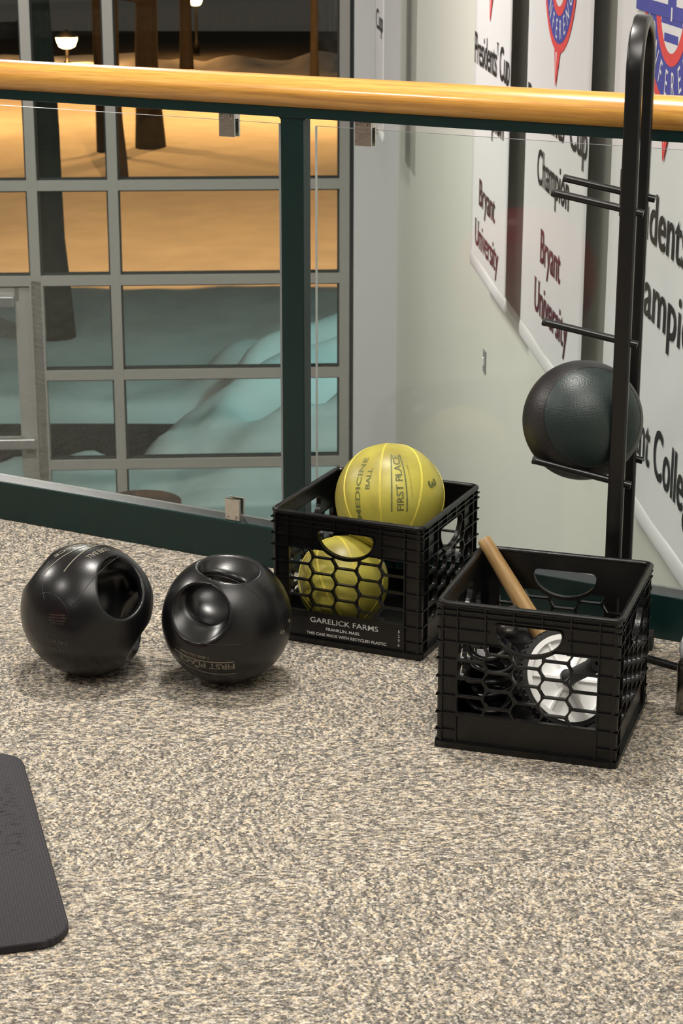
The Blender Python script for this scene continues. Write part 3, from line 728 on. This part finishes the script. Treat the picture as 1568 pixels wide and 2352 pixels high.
    for k in range(4):   # rounded vertical corners
        rot = Matrix.Rotation(k*PI/2, 4, 'Z'); c = V((CS/2-.011, CS/2-.011)); rg = []
        for z in (.004, CH-.006):
            rg.append([rot @ V((c.x+.0095*math.cos(a), c.y+.0095*math.sin(a), z)) for a in [R_(-8+106*i/6) for i in range(7)]]+[rot @ V((c.x+.006*math.cos(a), c.y+.006*math.sin(a), z)) for a in [R_(98-106*i/6) for i in range(7)]])
        loft(out, rg)
        for v in (.2625, .2515, .228, .2035, .170, .136, .101, .067, .034):
            pr = [[rot @ V((c.x+r_*math.cos(R_(0+90*i/6)), c.y+r_*math.sin(R_(0+90*i/6)), v+dz)) for i in range(7)] for r_, dz in ((.0095, -.0011), (.0112, -.0011), (.0112, .0011), (.0095, .0011))]
            loft(out, pr, close=False, caps=False)
    # floor grid
    box(out, -CS/2+.006, CS/2-.006, -CS/2+.006, CS/2-.006, .006, .0105)
    return out
def crate_center(x, y, a): 
    c, s = math.cos(a), math.sin(a); px, py = -CS/2, CS/2; return (x+c*px-s*py, y+s*px+c*py)
CAx, CAy = crate_center(.1589, 3.7707, -.4123); CBx, CBy = crate_center(.4828, 3.2574, -.3076)
ca = empty('milk_crate', (CAx, CAy, 0), -.4123); tag(ca, 'black plastic milk crate with white dairy lettering, holding the yellow balls', 'crate', 'black milk crates on the carpet')
body = obj('crate_body', crate_bm(), M['blackplastic'], ca)
cb = ca.copy(); COL.objects.link(cb); cb.location = (CBx, CBy, 0); cb.rotation_euler = (0, 0, -.3076); tag(cb, 'black plastic milk crate without lettering, holding a wooden stick and white wheel', 'crate')
bb_ = body.copy(); COL.objects.link(bb_); bb_.parent = cb
# lettering on crate A front (local y = -CS/2)
bm = bmesh.new()
def cl(s, u, v, size, wid, bold=.0):
    me = text_mesh(s, 1, off=bold); xs = [q.co.x for q in me.vertices]; w0 = max(xs)-min(xs); mid = (max(xs)+min(xs))/2
    add_mesh(bm, me, lambda c: V((-CS/2+u+(c.x-mid)*wid/w0, -CS/2+.0052, v+c.y*size/.729)))
cl('GARELICK FARMS', .160, .046, .0115, .150, .006)
cl('FRANKLIN, MASS.', .158, .032, .0062, .075, .02)
cl('THIS CASE MADE WITH RECYCLED PLASTIC', .165, .019, .0062, .176, .02)
for i, ch in enumerate('1296'): cl(ch, .280, .050-.0095*i, .0068, .0042 if ch != '1' else .0024)
obj('lettering', bm, M['whiteprint'], ca)['label'] = 'white printed lettering'

# ------------------------------------------------------------------ balls
def sphere_bm(R, seg=64, rings=40):
    bm = bmesh.new(); bmesh.ops.create_uvsphere(bm, u_segments=seg, v_segments=rings, radius=R)
    return bm
def ball_text(bm, c, R, s, px, py, ang, cap, wid, bold=.01, lift=.0006, star=False, rect=None):
    """letters (or a bar rect=(w,h)) lying on the ball at the seen point; ang = reading direction in the image, degrees"""
    p = on_ball(c, R, px, py)-V(c); n = p.normalized(); d2 = CR*math.cos(R_(ang))+CU*math.sin(R_(ang)); t = (d2-n*d2.dot(n)).normalized(); b = n.cross(t)
    def wrap(x, y):
        a = math.hypot(x, y)/R
        if a < 1e-6: return n*(R+lift)
        q = (t*x+b*y)/math.hypot(x, y); return (n*math.cos(a)+q*math.sin(a))*(R+lift)
    if rect:
        K = 24; w_, h_ = rect; A = [bm.verts.new(wrap(-w_/2+w_*i/K, -h_/2)) for i in range(K+1)]; B = [bm.verts.new(wrap(-w_/2+w_*i/K, h_/2)) for i in range(K+1)]
        for i in range(K): bm.faces.new((A[i], A[i+1], B[i+1], B[i]))
        return
    me = text_mesh(s, 1, off=bold); xs = [q.co.x for q in me.vertices]; w0 = max(xs)-min(xs); mid = (max(xs)+min(xs))/2
    add_mesh(bm, me, lambda q: wrap((q.x-mid)*wid/w0, (q.y-.36)*cap/.729))
def star_on(bm, c, R, px, py, ang, rad, lift=.0006, dx=0):
    p = on_ball(c, R, px, py)-V(c); n = p.normalized(); d2 = CR*math.cos(R_(ang))+CU*math.sin(R_(ang)); t = (d2-n*d2.dot(n)).normalized(); b = n.cross(t)
    n2 = (n*math.cos(dx/R)+t*math.sin(dx/R)); t2 = (t*math.cos(dx/R)-n*math.sin(dx/R))
    vs = []
    for k in range(10):
        r = rad if k % 2 == 0 else rad*.42; a = PI/2+PI*k/5; vs.append(bm.verts.new((n2*R+t2*r*math.cos(a)+b*r*math.sin(a)).normalized()*(R+lift)))
    bm.faces.new(vs)
def arc_on(bm, R, axis, ang, a0, a1, r=.0009, ref=None, lift=0):
    """circle on the ball at polar angle ang round axis"""
    z = axis.normalized(); x = (ref or V((.3, .5, .8))); x = (x-z*x.dot(z)).normalized(); y = z.cross(x); pts = []
    K = 40
    for i in range(K+1):
        a = R_(a0+(a1-a0)*i/K); pts.append((z*math.cos(R_(ang))+(x*math.cos(a)+y*math.sin(a))*math.sin(R_(ang)))*(R+lift))
    tube(bm, pts, r, 6)

# the two black balls with hand grips
def solve_ball(px, py, rp):
    d = ray(px, py); d = d/d.dot(FW); D = CAM_H/(-d.z+rp/F_PX); return EYE+d*D, rp*D/F_PX
def ellipsoid(c, ax, sem): return (np.array(c), np.array([list(q.normalized()) for q in ax]), np.array(sem))
def sd_ell(P, e):
    c, A, s = e; q = (P-c) @ A.T; k0 = np.linalg.norm(q/s, axis=-1); k1 = np.linalg.norm(q/(s*s), axis=-1)+1e-9
    return k0*(k0-1)/k1
def grip_field(P, R, cuts, k=.007):
    f = np.linalg.norm(P, axis=-1)-R
    g = None
    for e in cuts:
        d = sd_ell(P, e)
        if g is None: g = d
        else:
            h = np.clip(.5+.5*(d-g)/.016, 0, 1); g = d*(1-h)+g*h-.016*h*(1-h)
    g = -g; h = np.clip(.5-.5*(g-f)/k, 0, 1)          # smooth max of body and negated hollow
    return g*(1-h)+f*h+k*h*(1-h)
def surface_net(fn, half, step):
    n = int(2*half/step)+2; ax = -half+step*np.arange(n)
    G = np.stack(np.meshgrid(ax, ax, ax, indexing='ij'), -1); F = fn(G); I = F < 0
    c = np.zeros((n-1,)*3, int)
    for d in np.ndindex(2, 2, 2): c += I[d[0]:n-1+d[0], d[1]:n-1+d[1], d[2]:n-1+d[2]]
    act = (c > 0) & (c < 8); idx = -np.ones(act.shape, int); idx[act] = np.arange(act.sum())
    Pv = np.argwhere(act)*step-half+step/2
    for _ in range(4):
        e = step*.2; f0 = fn(Pv); gr = np.stack([(fn(Pv+e*np.eye(3)[k])-fn(Pv-e*np.eye(3)[k]))/(2*e) for k in range(3)], -1)
        st = -(f0/(np.sum(gr*gr, -1)+1e-6))[:, None]*gr; Pv = Pv+np.clip(st, -step, step)
    quads = []
    for a in range(3):
        b, c_ = (a+1) % 3, (a+2) % 3; sl0 = [slice(None)]*3; sl1 = [slice(None)]*3; sl0[a] = slice(0, n-1); sl1[a] = slice(1, n)
        s0, s1 = I[tuple(sl0)], I[tuple(sl1)]; E = np.argwhere(s0 != s1); fl = s0[tuple(E.T)]
        for p, w_ in zip(E, fl):
            if p[b] == 0 or p[c_] == 0: continue
            q = []
            for db, dc in ((0, 0), (1, 0), (1, 1), (0, 1)):
                r = p.copy(); r[b] -= db; r[c_] -= dc; q.append(idx[tuple(r)])
            quads.append(q if w_ else q[::-1])
    return Pv, quads
def grip_cutters(R, h, t, phi=27, mw=.40, tun=True, long=.50, deep=.30):
    """two scoops either side of a handle bar, joined by a tunnel under it"""
    h = h.normalized(); t = (t-h*t.dot(h)).normalized(); m_ = h.cross(t); out = []
    for sg in (1, -1):
        n = (h*math.cos(R_(phi))+t*sg*math.sin(R_(phi))); tt = (t*sg*math.cos(R_(phi))-h*math.sin(R_(phi)))
        al = R_(24); a = (tt*math.cos(al)+n*math.sin(al)); b = (n*math.cos(al)-tt*math.sin(al))
        out.append(ellipsoid(n*.95*R, (a, m_, b), (long*R, mw*R, deep*R)))
    if tun: out.append(ellipsoid(h*.57*R, (t, m_, h), (.42*R, mw*.95*R, .24*R)))
    return out
def core_ball(name, center, R, cutters, label):
    root = empty(name, (center[0], center[1], 0)); tag(root, label, 'medicine ball', 'black rubber balls with hand grips')
    Pv, q = surface_net(lambda P: grip_field(P, R, cutters), R*1.05, .0026)
    me = bpy.data.meshes.new('ball_body'); me.from_pydata([tuple(p) for p in Pv], [], q); me.update()
    bm = bmesh.new(); bm.from_mesh(me); bmesh.ops.recalc_face_normals(bm, faces=bm.faces); bm.to_mesh(me); bm.free()
    for p in me.polygons: p.use_smooth = True
    me.materials.append(M['rubber']); o = bpy.data.objects.new('ball_body', me); COL.objects.link(o)
    o.parent = root; o.location = (0, 0, center[2]); return root, o
B1, R1 = solve_ball(202, 1399, 153.5); B2, R2 = solve_ball(521, 1421, 149.5)
cut1 = grip_cutters(R1, vdir(.95, .12, .28), vdir(.58, .42, .70), phi=34, mw=.52, long=.38, deep=.42)
cut1.append(ellipsoid(vdir(.66, .32, .58)*.55*R1, (V((1, 0, 0)), V((0, 1, 0)), V((0, 0, 1))), (.36*R1, .36*R1, .36*R1)))
cut1 += [ellipsoid(vdir(.82, -.52, .12)*1.10*R1, (vdir(.5, .8, 0), vdir(0, 0, 1), vdir(.82, -.52, .12)), (.42*R1, .34*R1, .26*R1)),
         ellipsoid(vdir(-.76, .60, .1)*1.17*R1, (vdir(.6, .76, 0), vdir(0, 0, 1), vdir(-.76, .60, .1)), (.5*R1, .5*R1, .26*R1))]
ball1, body1 = core_ball('core_ball', B1, R1, cut1, 'black rubber ball with hand grips and tan lettering on top, at the far left')
h2 = vdir(-.20, .60, .775); t2 = vdir(-.47, -.68, .5)
cut2 = grip_cutters(R2, h2, t2, phi=35, mw=.50, long=.55, deep=.24)
ball2, body2 = core_ball('core_ball', B2, R2, cut2, 'black rubber ball with a large hand grip facing forward, tan lettering near its foot')
def deco(body, fn, name, m, label=None, smooth=False):
    bm = bmesh.new(); fn(bm); o = obj(name, bm, m, body.parent, smooth=smooth); o.location = body.location
    if label: o['label'] = label
    return o
def d1(bm):
    c, R = B1, R1
    ball_text(bm, c, R, 'FIRST PLACE', 186, 1252, -113, .0135, .115, .02); star_on(bm, c, R, 190, 1247, -113, .006, dx=.002)
    ball_text(bm, c, R, '', 155, 1272, -117, 0, 0, rect=(.122, .0024)); ball_text(bm, c, R, '', 191, 1268, -108, 0, 0, rect=(.122, .0024))
    ball_text(bm, c, R, 'CORE BALL', 226, 1268, -118, .0120, .060, .012)
def d1b(bm):
    c, R = B1, R1
    for i, (s, wd) in enumerate((('U.S. PAT. 5,256,121', .028), ('TAIWAN PAT. NO. 75804', .036), ('GERMANY PAT. 9002753.2', .038), ('FOREIGN PAT. PENDING', .032))):
        ball_text(bm, c, R, s, 131, 1432-6.5*i, 179, .0028, wd, .01)
    ball_text(bm, c, R, '5.45 KGS', 130, 1474, 178, .0072, .044, .012); ball_text(bm, c, R, '12 LB', 131, 1492, 178, .0072, .030, .012)
deco(body1, d1, 'lettering', M['greyprint']); deco(body1, d1b, 'small_print', mat('dull_print', (.075, .065, .045), .6))
def s1(bm):
    arc_on(bm, R1, vdir(-.52, -.12, .84), 23, 0, 360, .0007, lift=-.0004)
    # meridian seams over the top
    for (pa, pb, pc) in (((103, 1382), (98, 1330), (112, 1290)), ((166, 1392), (225, 1318), (300, 1268))):
        P = [on_ball(B1, R1, *q)-B1 for q in (pa, pb, pc)]; pts = []
        for i in range(25):
            t = i/24; q = P[0]*(1-t)**2+P[1]*2*t*(1-t)+P[2]*t*t; q = P[0]*(1-t)*(1-2*t)+P[1]*4*t*(1-t)+P[2]*t*(2*t-1); pts.append(q.normalized()*(R1-.0003))
        tube(bm, pts, .0008, 6)
deco(body1, s1, 'seam', M['rubber'], smooth=True)
def d2(bm):
    c, R = B2, R2
    ball_text(bm, c, R, 'FIRST PLACE', 470, 1528, 183, .0150, .115, .02); star_on(bm, c, R, 452, 1530, 183, .0065, dx=.0)
    ball_text(bm, c, R, '', 462, 1517, 183, 0, 0, rect=(.128, .0026)); ball_text(bm, c, R, '', 468, 1542, 183, 0, 0, rect=(.128, .0026))
    ball_text(bm, c, R, '1-800-556-7464', 444, 1504, 181, .0062, .062, .012)
    ball_text(bm, c, R, '6', 663, 1425, 80, .014, .008, .02); ball_text(bm, c, R, '5', 648, 1452, 70, .016, .010, .02)
def d2b(bm): ball_text(bm, B2, R2, 'CORE BALL', 478, 1554, 183, .0110, .060, .012)
deco(body2, d2, 'lettering', M['greyprint']); deco(body2, d2b, 'small_print', mat('dull_print_dark', (.05, .045, .035), .6))
def s2(bm):
    for tri in (((470, 1321), (540, 1334), (600, 1378)), ((425, 1470), (490, 1481), (560, 1480))):
        P = [on_ball(B2, R2, *q)-B2 for q in tri]; pts = []
        for i in range(25):
            t = i/24; q = P[0]*(1-t)*(1-2*t)+P[1]*4*t*(1-t)+P[2]*t*(2*t-1); pts.append(q.normalized()*(R2-.0002))
        tube(bm, pts, .0008, 6)
    arc_on(bm, R2, vdir(.93, -.13, .34), 17, 0, 360, .0007, lift=-.0004)
deco(body2, s2, 'seam', M['rubber'], smooth=True)

# yellow balls in the crate
YR = .1142
ma = Matrix.Translation((CAx, CAy, 0)) @ Matrix.Rotation(-.4123, 4, 'Z')
YR2 = .094
YU = V(ma @ V((.012, .0395, 0))); YL = V(ma @ V((-.052, -.0565, 0)))
YL.z = .0105+YR2; hd = math.hypot(YU.x-YL.x, YU.y-YL.y); YU.z = .265   # the lower ball is soft and gives a little under the upper one
def yellow_ball(c, axis, ref, label, YR):
    root = empty('yellow_medicine_ball', c); tag(root, label, 'medicine ball', 'yellow medicine balls in the lettered crate')
    obj('ball_body', sphere_bm(YR), M['yellow'], root, smooth=True)
    bm = bmesh.new(); z = axis.normalized(); x = (ref-z*ref.dot(z)).normalized(); y = z.cross(x)
    for k in range(4):
        a = k*PI/4; q = x*math.cos(a)+y*math.sin(a); K = 72
        for dd in (-.0012, .0012):
            off = z.cross(q)*dd
            tube(bm, [((z*math.cos(2*PI*i/K)+q*math.sin(2*PI*i/K))*(YR+.0001)+off) for i in range(K)], .0007, 6, closed=True)
    obj('seam', bm, M['yseam'], root, smooth=True)['label'] = 'pale yellow raised seam'
    return root
yu = yellow_ball(YU, vdir(.04, .94, -.34), vdir(-.20, .32, .92), 'faded yellow medicine ball with worn black lettering, resting on top in the crate', YR)
yl = yellow_ball(YL, vdir(-.25, .9, -.3), vdir(-.5, .2, .8), 'grimy yellow medicine ball lying at the bottom of the lettered crate', YR2)
bm = bmesh.new(); c = YU
ball_text(bm, c, YR, 'MEDICINE', 822, 1117, 91, .0120, .135, .014); ball_text(bm, c, YR, 'BALL', 846, 1098, 89, .0100, .046, .012)
ball_text(bm, c, YR, 'FIRST PLACE', 916, 1103, 92, .0150, .125, .016); star_on(bm, c, YR, 916, 1093, 92, .006)
ball_text(bm, c, YR, '', 899, 1102, 90, 0, 0, rect=(.130, .003)); ball_text(bm, c, YR, '', 931, 1103, 92, 0, 0, rect=(.130, .003))
ball_text(bm, c, YR, '3', 993, 1110, -62, .026, .016, .04)
obj('lettering', bm, M['olive'], yu)['label'] = 'worn dark lettering'
bm = bmesh.new(); ball_text(bm, c, YR, 'U.S. PAT. NO. 4,991,838', 942, 1102, 92, .004, .07, .0); obj('small_print', bm, mat('faded_small_print', (.34, .30, .05), .6), yu)

# ------------------------------------------------------------------ ball rack
RU = V((.965, -.262, 0)).normalized(); RE = V((.262, .965, 0)).normalized()
BR = .1165
BP = V((.458, 3.79, 0)); 
LEG_F = V((.523, 3.690, 0)); LEG_B = LEG_F+RE*.178
rk = empty('ball_rack', ((LEG_F+LEG_B)/2)); tag(rk, 'tall black steel ball rack with hairpin top and short pegs', 'rack')
inv = rk.matrix_basis.inverted()
def rrect(a, b, r, n=4):
    o = []
    for sx, sy, a0 in ((1, 1, 0), (-1, 1, 90), (-1, -1, 180), (1, -1, 270)):
        for k in range(n+1): an = R_(a0+90*k/n); o.append((sx*(a-r)+r*math.cos(an), sy*(b-r)+r*math.sin(an)))
    return o
ztop = 1.160; pts = []
hw = .178/2; mid = (LEG_F+LEG_B)/2
for i in range(14): pts.append(LEG_F+V((0, 0, .03+(ztop-.03)*i/13)))
for k in range(1, 16):
    a = PI-PI*k/16; pts.append(mid+RE*hw*math.cos(a)+V((0, 0, ztop+hw*math.sin(a))))
for i in range(14): pts.append(LEG_B+V((0, 0, ztop-(ztop-.03)*i/13)))
bm = bmesh.new(); tube(bm, [inv @ p for p in pts], 1, prof=rrect(.0152, .0105, .005), up=RU)
obj('upright_frame', bm, M['blackmetal'], rk, auto=50)
bm = bmesh.new()
for p in (LEG_F, LEG_B):
    tube(bm, [inv @ (p-RU*.20+V((0, 0, .016))), inv @ (p+RU*(.038 if p is LEG_B else .035)+V((0, 0, .016)))], 1, prof=rrect(.015, .015, .004), up=(0, 0, 1))
tube(bm, [inv @ (LEG_F+V((0, 0, .016))), inv @ (LEG_B+V((0, 0, .016)))], 1, prof=rrect(.014, .014, .004), up=(0, 0, 1)); obj('base', bm, M['blackmetal'], rk, auto=50)
bm = bmesh.new(); tube(bm, [inv @ (LEG_B+RU*.038+V((0, 0, .0175))), inv @ (LEG_B+RU*.066+V((0, 0, .0175)))], 1, prof=rrect(.0175, .0175, .004), up=(0, 0, 1)); obj('end_cap', bm, M['foam'], rk, auto=50)
PD = (-RU+V((0, 0, .19))).normalized()
pegs = []
def peg(p, z, la=.163, lb=.028):
    c = p+V((0, 0, z)); b = bmesh.new(); tube(b, [inv @ (c-PD*lb), inv @ (c+PD*la)], .0072, 14); q = obj('peg', b, M['blackmetal'], rk, auto=50)
    b = bmesh.new(); m_ = Matrix.Translation(inv @ (c+PD*la)) @ PD.to_track_quat('Z', 'Y').to_matrix().to_4x4(); lathe(b, [(.0076, -.004), (.0076, .002), (.006, .003)], 14, m_); obj('peg_cap', b, M['foam'], q, auto=50)
def peg_z(px, py, p):
    q = at_plane(px, py, p, RE); return q.z
zf1 = peg_z(1452, 483, LEG_F); zb1 = peg_z(1474, 450, LEG_B); zf2 = peg_z(1432, 784, LEG_F); zf3 = peg_z(1410, 1106, LEG_F)
peg(LEG_F, zf1, .142); peg(LEG_B, zb1, .150); peg(LEG_F, zf2, .152); peg(LEG_F, zf3); peg(LEG_B, zf3)
# ball held by the lower pair of pegs and the legs
off = (.178/2); drop = math.sqrt(max(1e-4, (BR+.0072)**2-off**2))
lat_ = .082
C0 = mid-RU*lat_; zpeg = zf3+lat_*.19
BC = V((C0.x, C0.y, zpeg+drop-.009))
rb = empty('rack_ball', BC); tag(rb, 'dark green and black textured medicine ball held on the rack pegs', 'medicine ball')
rb.rotation_euler = vdir(.16, .04, .98).to_track_quat('Z', 'Y').to_euler()
obj('ball_body', sphere_bm(BR), M['rackball'], rb, smooth=True)
bm = bmesh.new(); arc_on(bm, BR, V((0, 0, 1)), 55, 0, 360, .0010, lift=-.0002); obj('seam', bm, M['rubber'], rb, smooth=True)

# ------------------------------------------------------------------ contents of the near crate
mb = Matrix.Translation((CBx, CBy, 0)) @ Matrix.Rotation(-.3076, 4, 'Z')
def stick():
    d = ray(1108, 1232)
    top = at_plane(1110, 1238, mb @ V((0, .145, 0)), (mb.to_3x3() @ V((0, 1, 0))).normalized())
    q = at_plane(1242, 1456, mb @ V((0, .095, 0)), (mb.to_3x3() @ V((0, 1, 0))).normalized())
    dr = (q-top).normalized(); t = (.030-top.z)/dr.z; bot = top+dr*t
    root = empty('wooden_stick', bot); tag(root, 'round wooden stick leaning out of the near milk crate', 'stick')
    root.rotation_euler = (top-bot).to_track_quat('Z', 'Y').to_euler(); Ln = (top-bot).length
    bm = bmesh.new(); lathe(bm, [(.010, 0), (.0175, .004), (.0185, .05), (.0178, Ln*.4), (.0135, Ln-.02), (.0135, Ln-.004), (.0115, Ln)], 28)
    obj('shaft', bm, M['stick'], root, auto=35)
    print('STICK', mb.inverted() @ top, mb.inverted() @ bot); return top, bot
st = stick()
# exercise wheel
AX = vdir(.36, .30, .88)
hub = at_plane(1297, 1561, mb @ V((.012, -.050, 0)), (mb.to_3x3() @ V((0, 1, 0))).normalized())
aw = empty('ab_roller', hub); tag(aw, 'white spoked ab roller with black tyre and black handle in the near crate', 'ab roller')
aw.rotation_euler = AX.to_track_quat('Z', 'X').to_euler()
WR = .0825
bm = bmesh.new()
rim = [(WR-.010, -.013), (WR-.001, -.014), (WR, -.010), (WR, .010), (WR-.001, .014), (WR-.010, .013), (WR-.010, -.013)]
ringv = [[V((r*math.cos(2*PI*k/72), r*math.sin(2*PI*k/72), z)) for k in range(72)] for r, z in rim]; loft(bm, ringv, caps=False)
lathe(bm, [(WR-.009, -.002), (WR-.009, .002)], 72); lathe(bm, [(.022, .0015), (.022, .008), (.017, .013), (.017, -.01)], 36)
for k in range(6):
    a = 2*PI*k/6+.25; m_ = Matrix.Rotation(a, 4, 'Z'); box(bm, .018, WR-.009, -.0022, .0022, -.009, .0095, m_)
obj('wheel_disc', bm, M['white'], aw, auto=40)['label'] = 'white spoked wheel disc'
bm = bmesh.new()
tp = [(WR-.0005, -.013), (WR+.008, -.012), (WR+.010, -.006), (WR+.010, .006), (WR+.008, .012), (WR-.0005, .013), (WR-.0005, -.013)]
loft(bm, [[V((r*math.cos(2*PI*k/72), r*math.sin(2*PI*k/72), z)) for k in range(72)] for r, z in tp], caps=False)
for k in range(48):
    a = 2*PI*k/48
    for sg in (-1, 1):
        m_ = Matrix.Rotation(a+(.065 if sg > 0 else 0), 4, 'Z') @ Matrix.Translation((WR+.0095, 0, sg*.006)) @ Matrix.Rotation(sg*.5, 4, 'X'); box(bm, -.001, .0022, -.002, .002, -.0048, .0048, m_)
obj('tyre', bm, M['foam'], aw)['label'] = 'black treaded tyre'
bm = bmesh.new(); lathe(bm, [(.011, .008), (.0135, .012), (.0135, .10), (.0150, .104), (.0155, .108), (.0155, .120), (.0140, .123), (.004, .123), (.004, .118)], 30); lathe(bm, [(.0118, -.09), (.0118, -.01)], 24)
obj('handle', bm, M['foam'], aw, auto=35)['label'] = 'black foam handle'
# resistance tube with handle, and a rag behind it
rt = empty('exercise_tube', mb @ V((-.095, -.005, .012))); tag(rt, 'coiled glossy black exercise tube lying in the near crate behind the lattice', 'exercise tube')
bm = bmesh.new(); pts = []
for i in range(150):
    a = i*.24; r = .045+.010*math.sin(i*.13); pts.append((r*.85*math.cos(a)-.005, r*1.15*math.sin(a), .008+i*.00095+.004*math.sin(a*2.3)))
tube(bm, pts, .0062, 10); obj('tubing', bm, M['rubber'], rt, smooth=True)
bm = bmesh.new(); m_ = Matrix.Translation((.0, .05, .165)) @ Matrix.Rotation(R_(62), 4, 'Y') @ Matrix.Rotation(.5, 4, 'X'); lathe(bm, [(.012, -.055), (.015, -.052), (.015, .052), (.012, .055)], 20, m_); obj('handle', bm, M['foam'], rt, auto=35)
bm = bmesh.new()
tube(bm, [(-.02, .0+.05*math.sin(t*PI), .15+.05*math.cos(t*PI)) for t in [i/20 for i in range(21)]], 1, prof=rrect(.011, .0012, .001), up=(1, 0, 0)); obj('strap', bm, mat('grey_webbing', (.28, .28, .30), .6), rt)
rg = empty('crumpled_rag', mb @ V((-.100, .085, .158))); tag(rg, 'crumpled light grey rag on top of the things in the near crate', 'rag')
bm = bmesh.new(); bmesh.ops.create_icosphere(bm, subdivisions=4, radius=1)
for v in bm.verts:
    n = noise.noise(v.co*1.8)*.5+noise.noise(v.co*4.2)*.35+noise.noise(v.co*9)*.12
    v.co = V((v.co.x*.040, v.co.y*.030, v.co.z*.020))*(1+n)
obj('cloth', bm, M['rag'], rg, smooth=True)
bx = empty('foam_block', mb @ V((-.085, .105, .0105))); tag(bx, 'black foam block filling the back left of the near crate', 'foam block')
bm = bmesh.new(); box(bm, -.055, .042, -.032, .045, 0, .120, bevel=.008); obj('block', bm, M['foam'], bx)

# ------------------------------------------------------------------ grey machine at the right edge
gp = at_z(1600, 1640, 0)
gm = empty('machine_frame', (gp.x, gp.y, 0), -.3); tag(gm, 'grey machine frame with a polished foot, cut by the right edge of the picture', 'exercise machine')
bm = bmesh.new(); box(bm, -.040, .10, -.02, .10, .0, .108, bevel=.010); obj('polished_foot', bm, M['steelpol'], gm, auto=40)
bm = bmesh.new(); box(bm, -.040, .10, -.015, .10, .106, .150, bevel=.016); box(bm, -.026, .08, .02, .09, .14, .262, bevel=.006); obj('grey_upright', bm, mat('pale_grey_enamel', (.42, .42, .44), .35), gm, auto=40)
fb0 = V(gm.matrix_basis.inverted() @ at_z(1478, 1508, .008)); fb1 = V(gm.matrix_basis.inverted() @ at_z(1562, 1532, .008))
bm = bmesh.new(); tube(bm, [fb0, fb1], 1, prof=rrect(.0025, .009, .001), up=(0, 0, 1)); obj('foot_bar', bm, M['blackmetal'], gm, auto=40)['label'] = 'flat black foot bar'

# ------------------------------------------------------------------ pink ball beside the camera, seen mirrored in the right glass panel
_p = at_plane(1205, 640, RA+RN*GT, RN); _d = ray(1205, 640); _d = _d-RN*2*_d.dot(RN); PR = .235; _t = (PR-_p.z)/_d.z; _c = _p+_d*_t
eb = empty('exercise_ball', (_c.x, _c.y, PR)); tag(eb, 'large pink exercise ball, seen as a faint reflection in the right glass panel', 'exercise ball')
obj('ball_body', sphere_bm(PR, 48, 32), M['pink'], eb, smooth=True)
bm = bmesh.new()
for k in range(-3, 4):
    z_ = PR*math.sin(k*.32); r_ = PR*math.cos(k*.32); tube(bm, [(r_*math.cos(2*PI*i/48), r_*math.sin(2*PI*i/48), z_) for i in range(48)], .003, 6, closed=True)
obj('grip_ribs', bm, M['pink'], eb, smooth=True)
print('PINK', _c)

# ------------------------------------------------------------------ foam mat
e0 = V((-.570, 3.305, 0)); e1 = V((-.392, 2.640, 0)); dr = (e1-e0).normalized(); lf = V((dr.y, -dr.x, 0))
W_ = (e1-e0).length; Lm = .80
ang = math.atan2(dr.y, dr.x)+PI/2
mt = empty('exercise_mat', e0+dr*W_/2, ang); tag(mt, 'dark grey ribbed foam exercise mat with rounded corners, at the lower left', 'mat')
bm = bmesh.new(); outl = []
rc = .055
for sx, sy, a0 in ((0, 1, 0), (-1, 1, 90), (-1, -1, 180), (0, -1, 270)):
    cx = -rc if sx == 0 else -Lm+rc; cy = sy*(W_/2-rc)
    for k in range(11): a = R_(a0+9*k); outl.append((cx+rc*math.cos(a), cy+rc*math.sin(a)))
def off_out(d): 
    return [(x*(1+0*d)+(0 if True else 0), y) for x, y in outl]
def shrink(d):
    o = []
    for sx, sy, a0 in ((0, 1, 0), (-1, 1, 90), (-1, -1, 180), (0, -1, 270)):
        cx = -rc if sx == 0 else -Lm+rc; cy = sy*(W_/2-rc)
        for k in range(11): a = R_(a0+9*k); o.append((cx+(rc-d)*math.cos(a), cy+(rc-d)*math.sin(a)))
    return o
loft(bm, [[V((x, y, z)) for x, y in shrink(d)] for d, z in ((.002, 0), (0, .002), (0, .0115), (.0012, .0135), (.003, .0145))])
mo = obj('foam_sheet', bm, M['mat'], mt, auto=30)
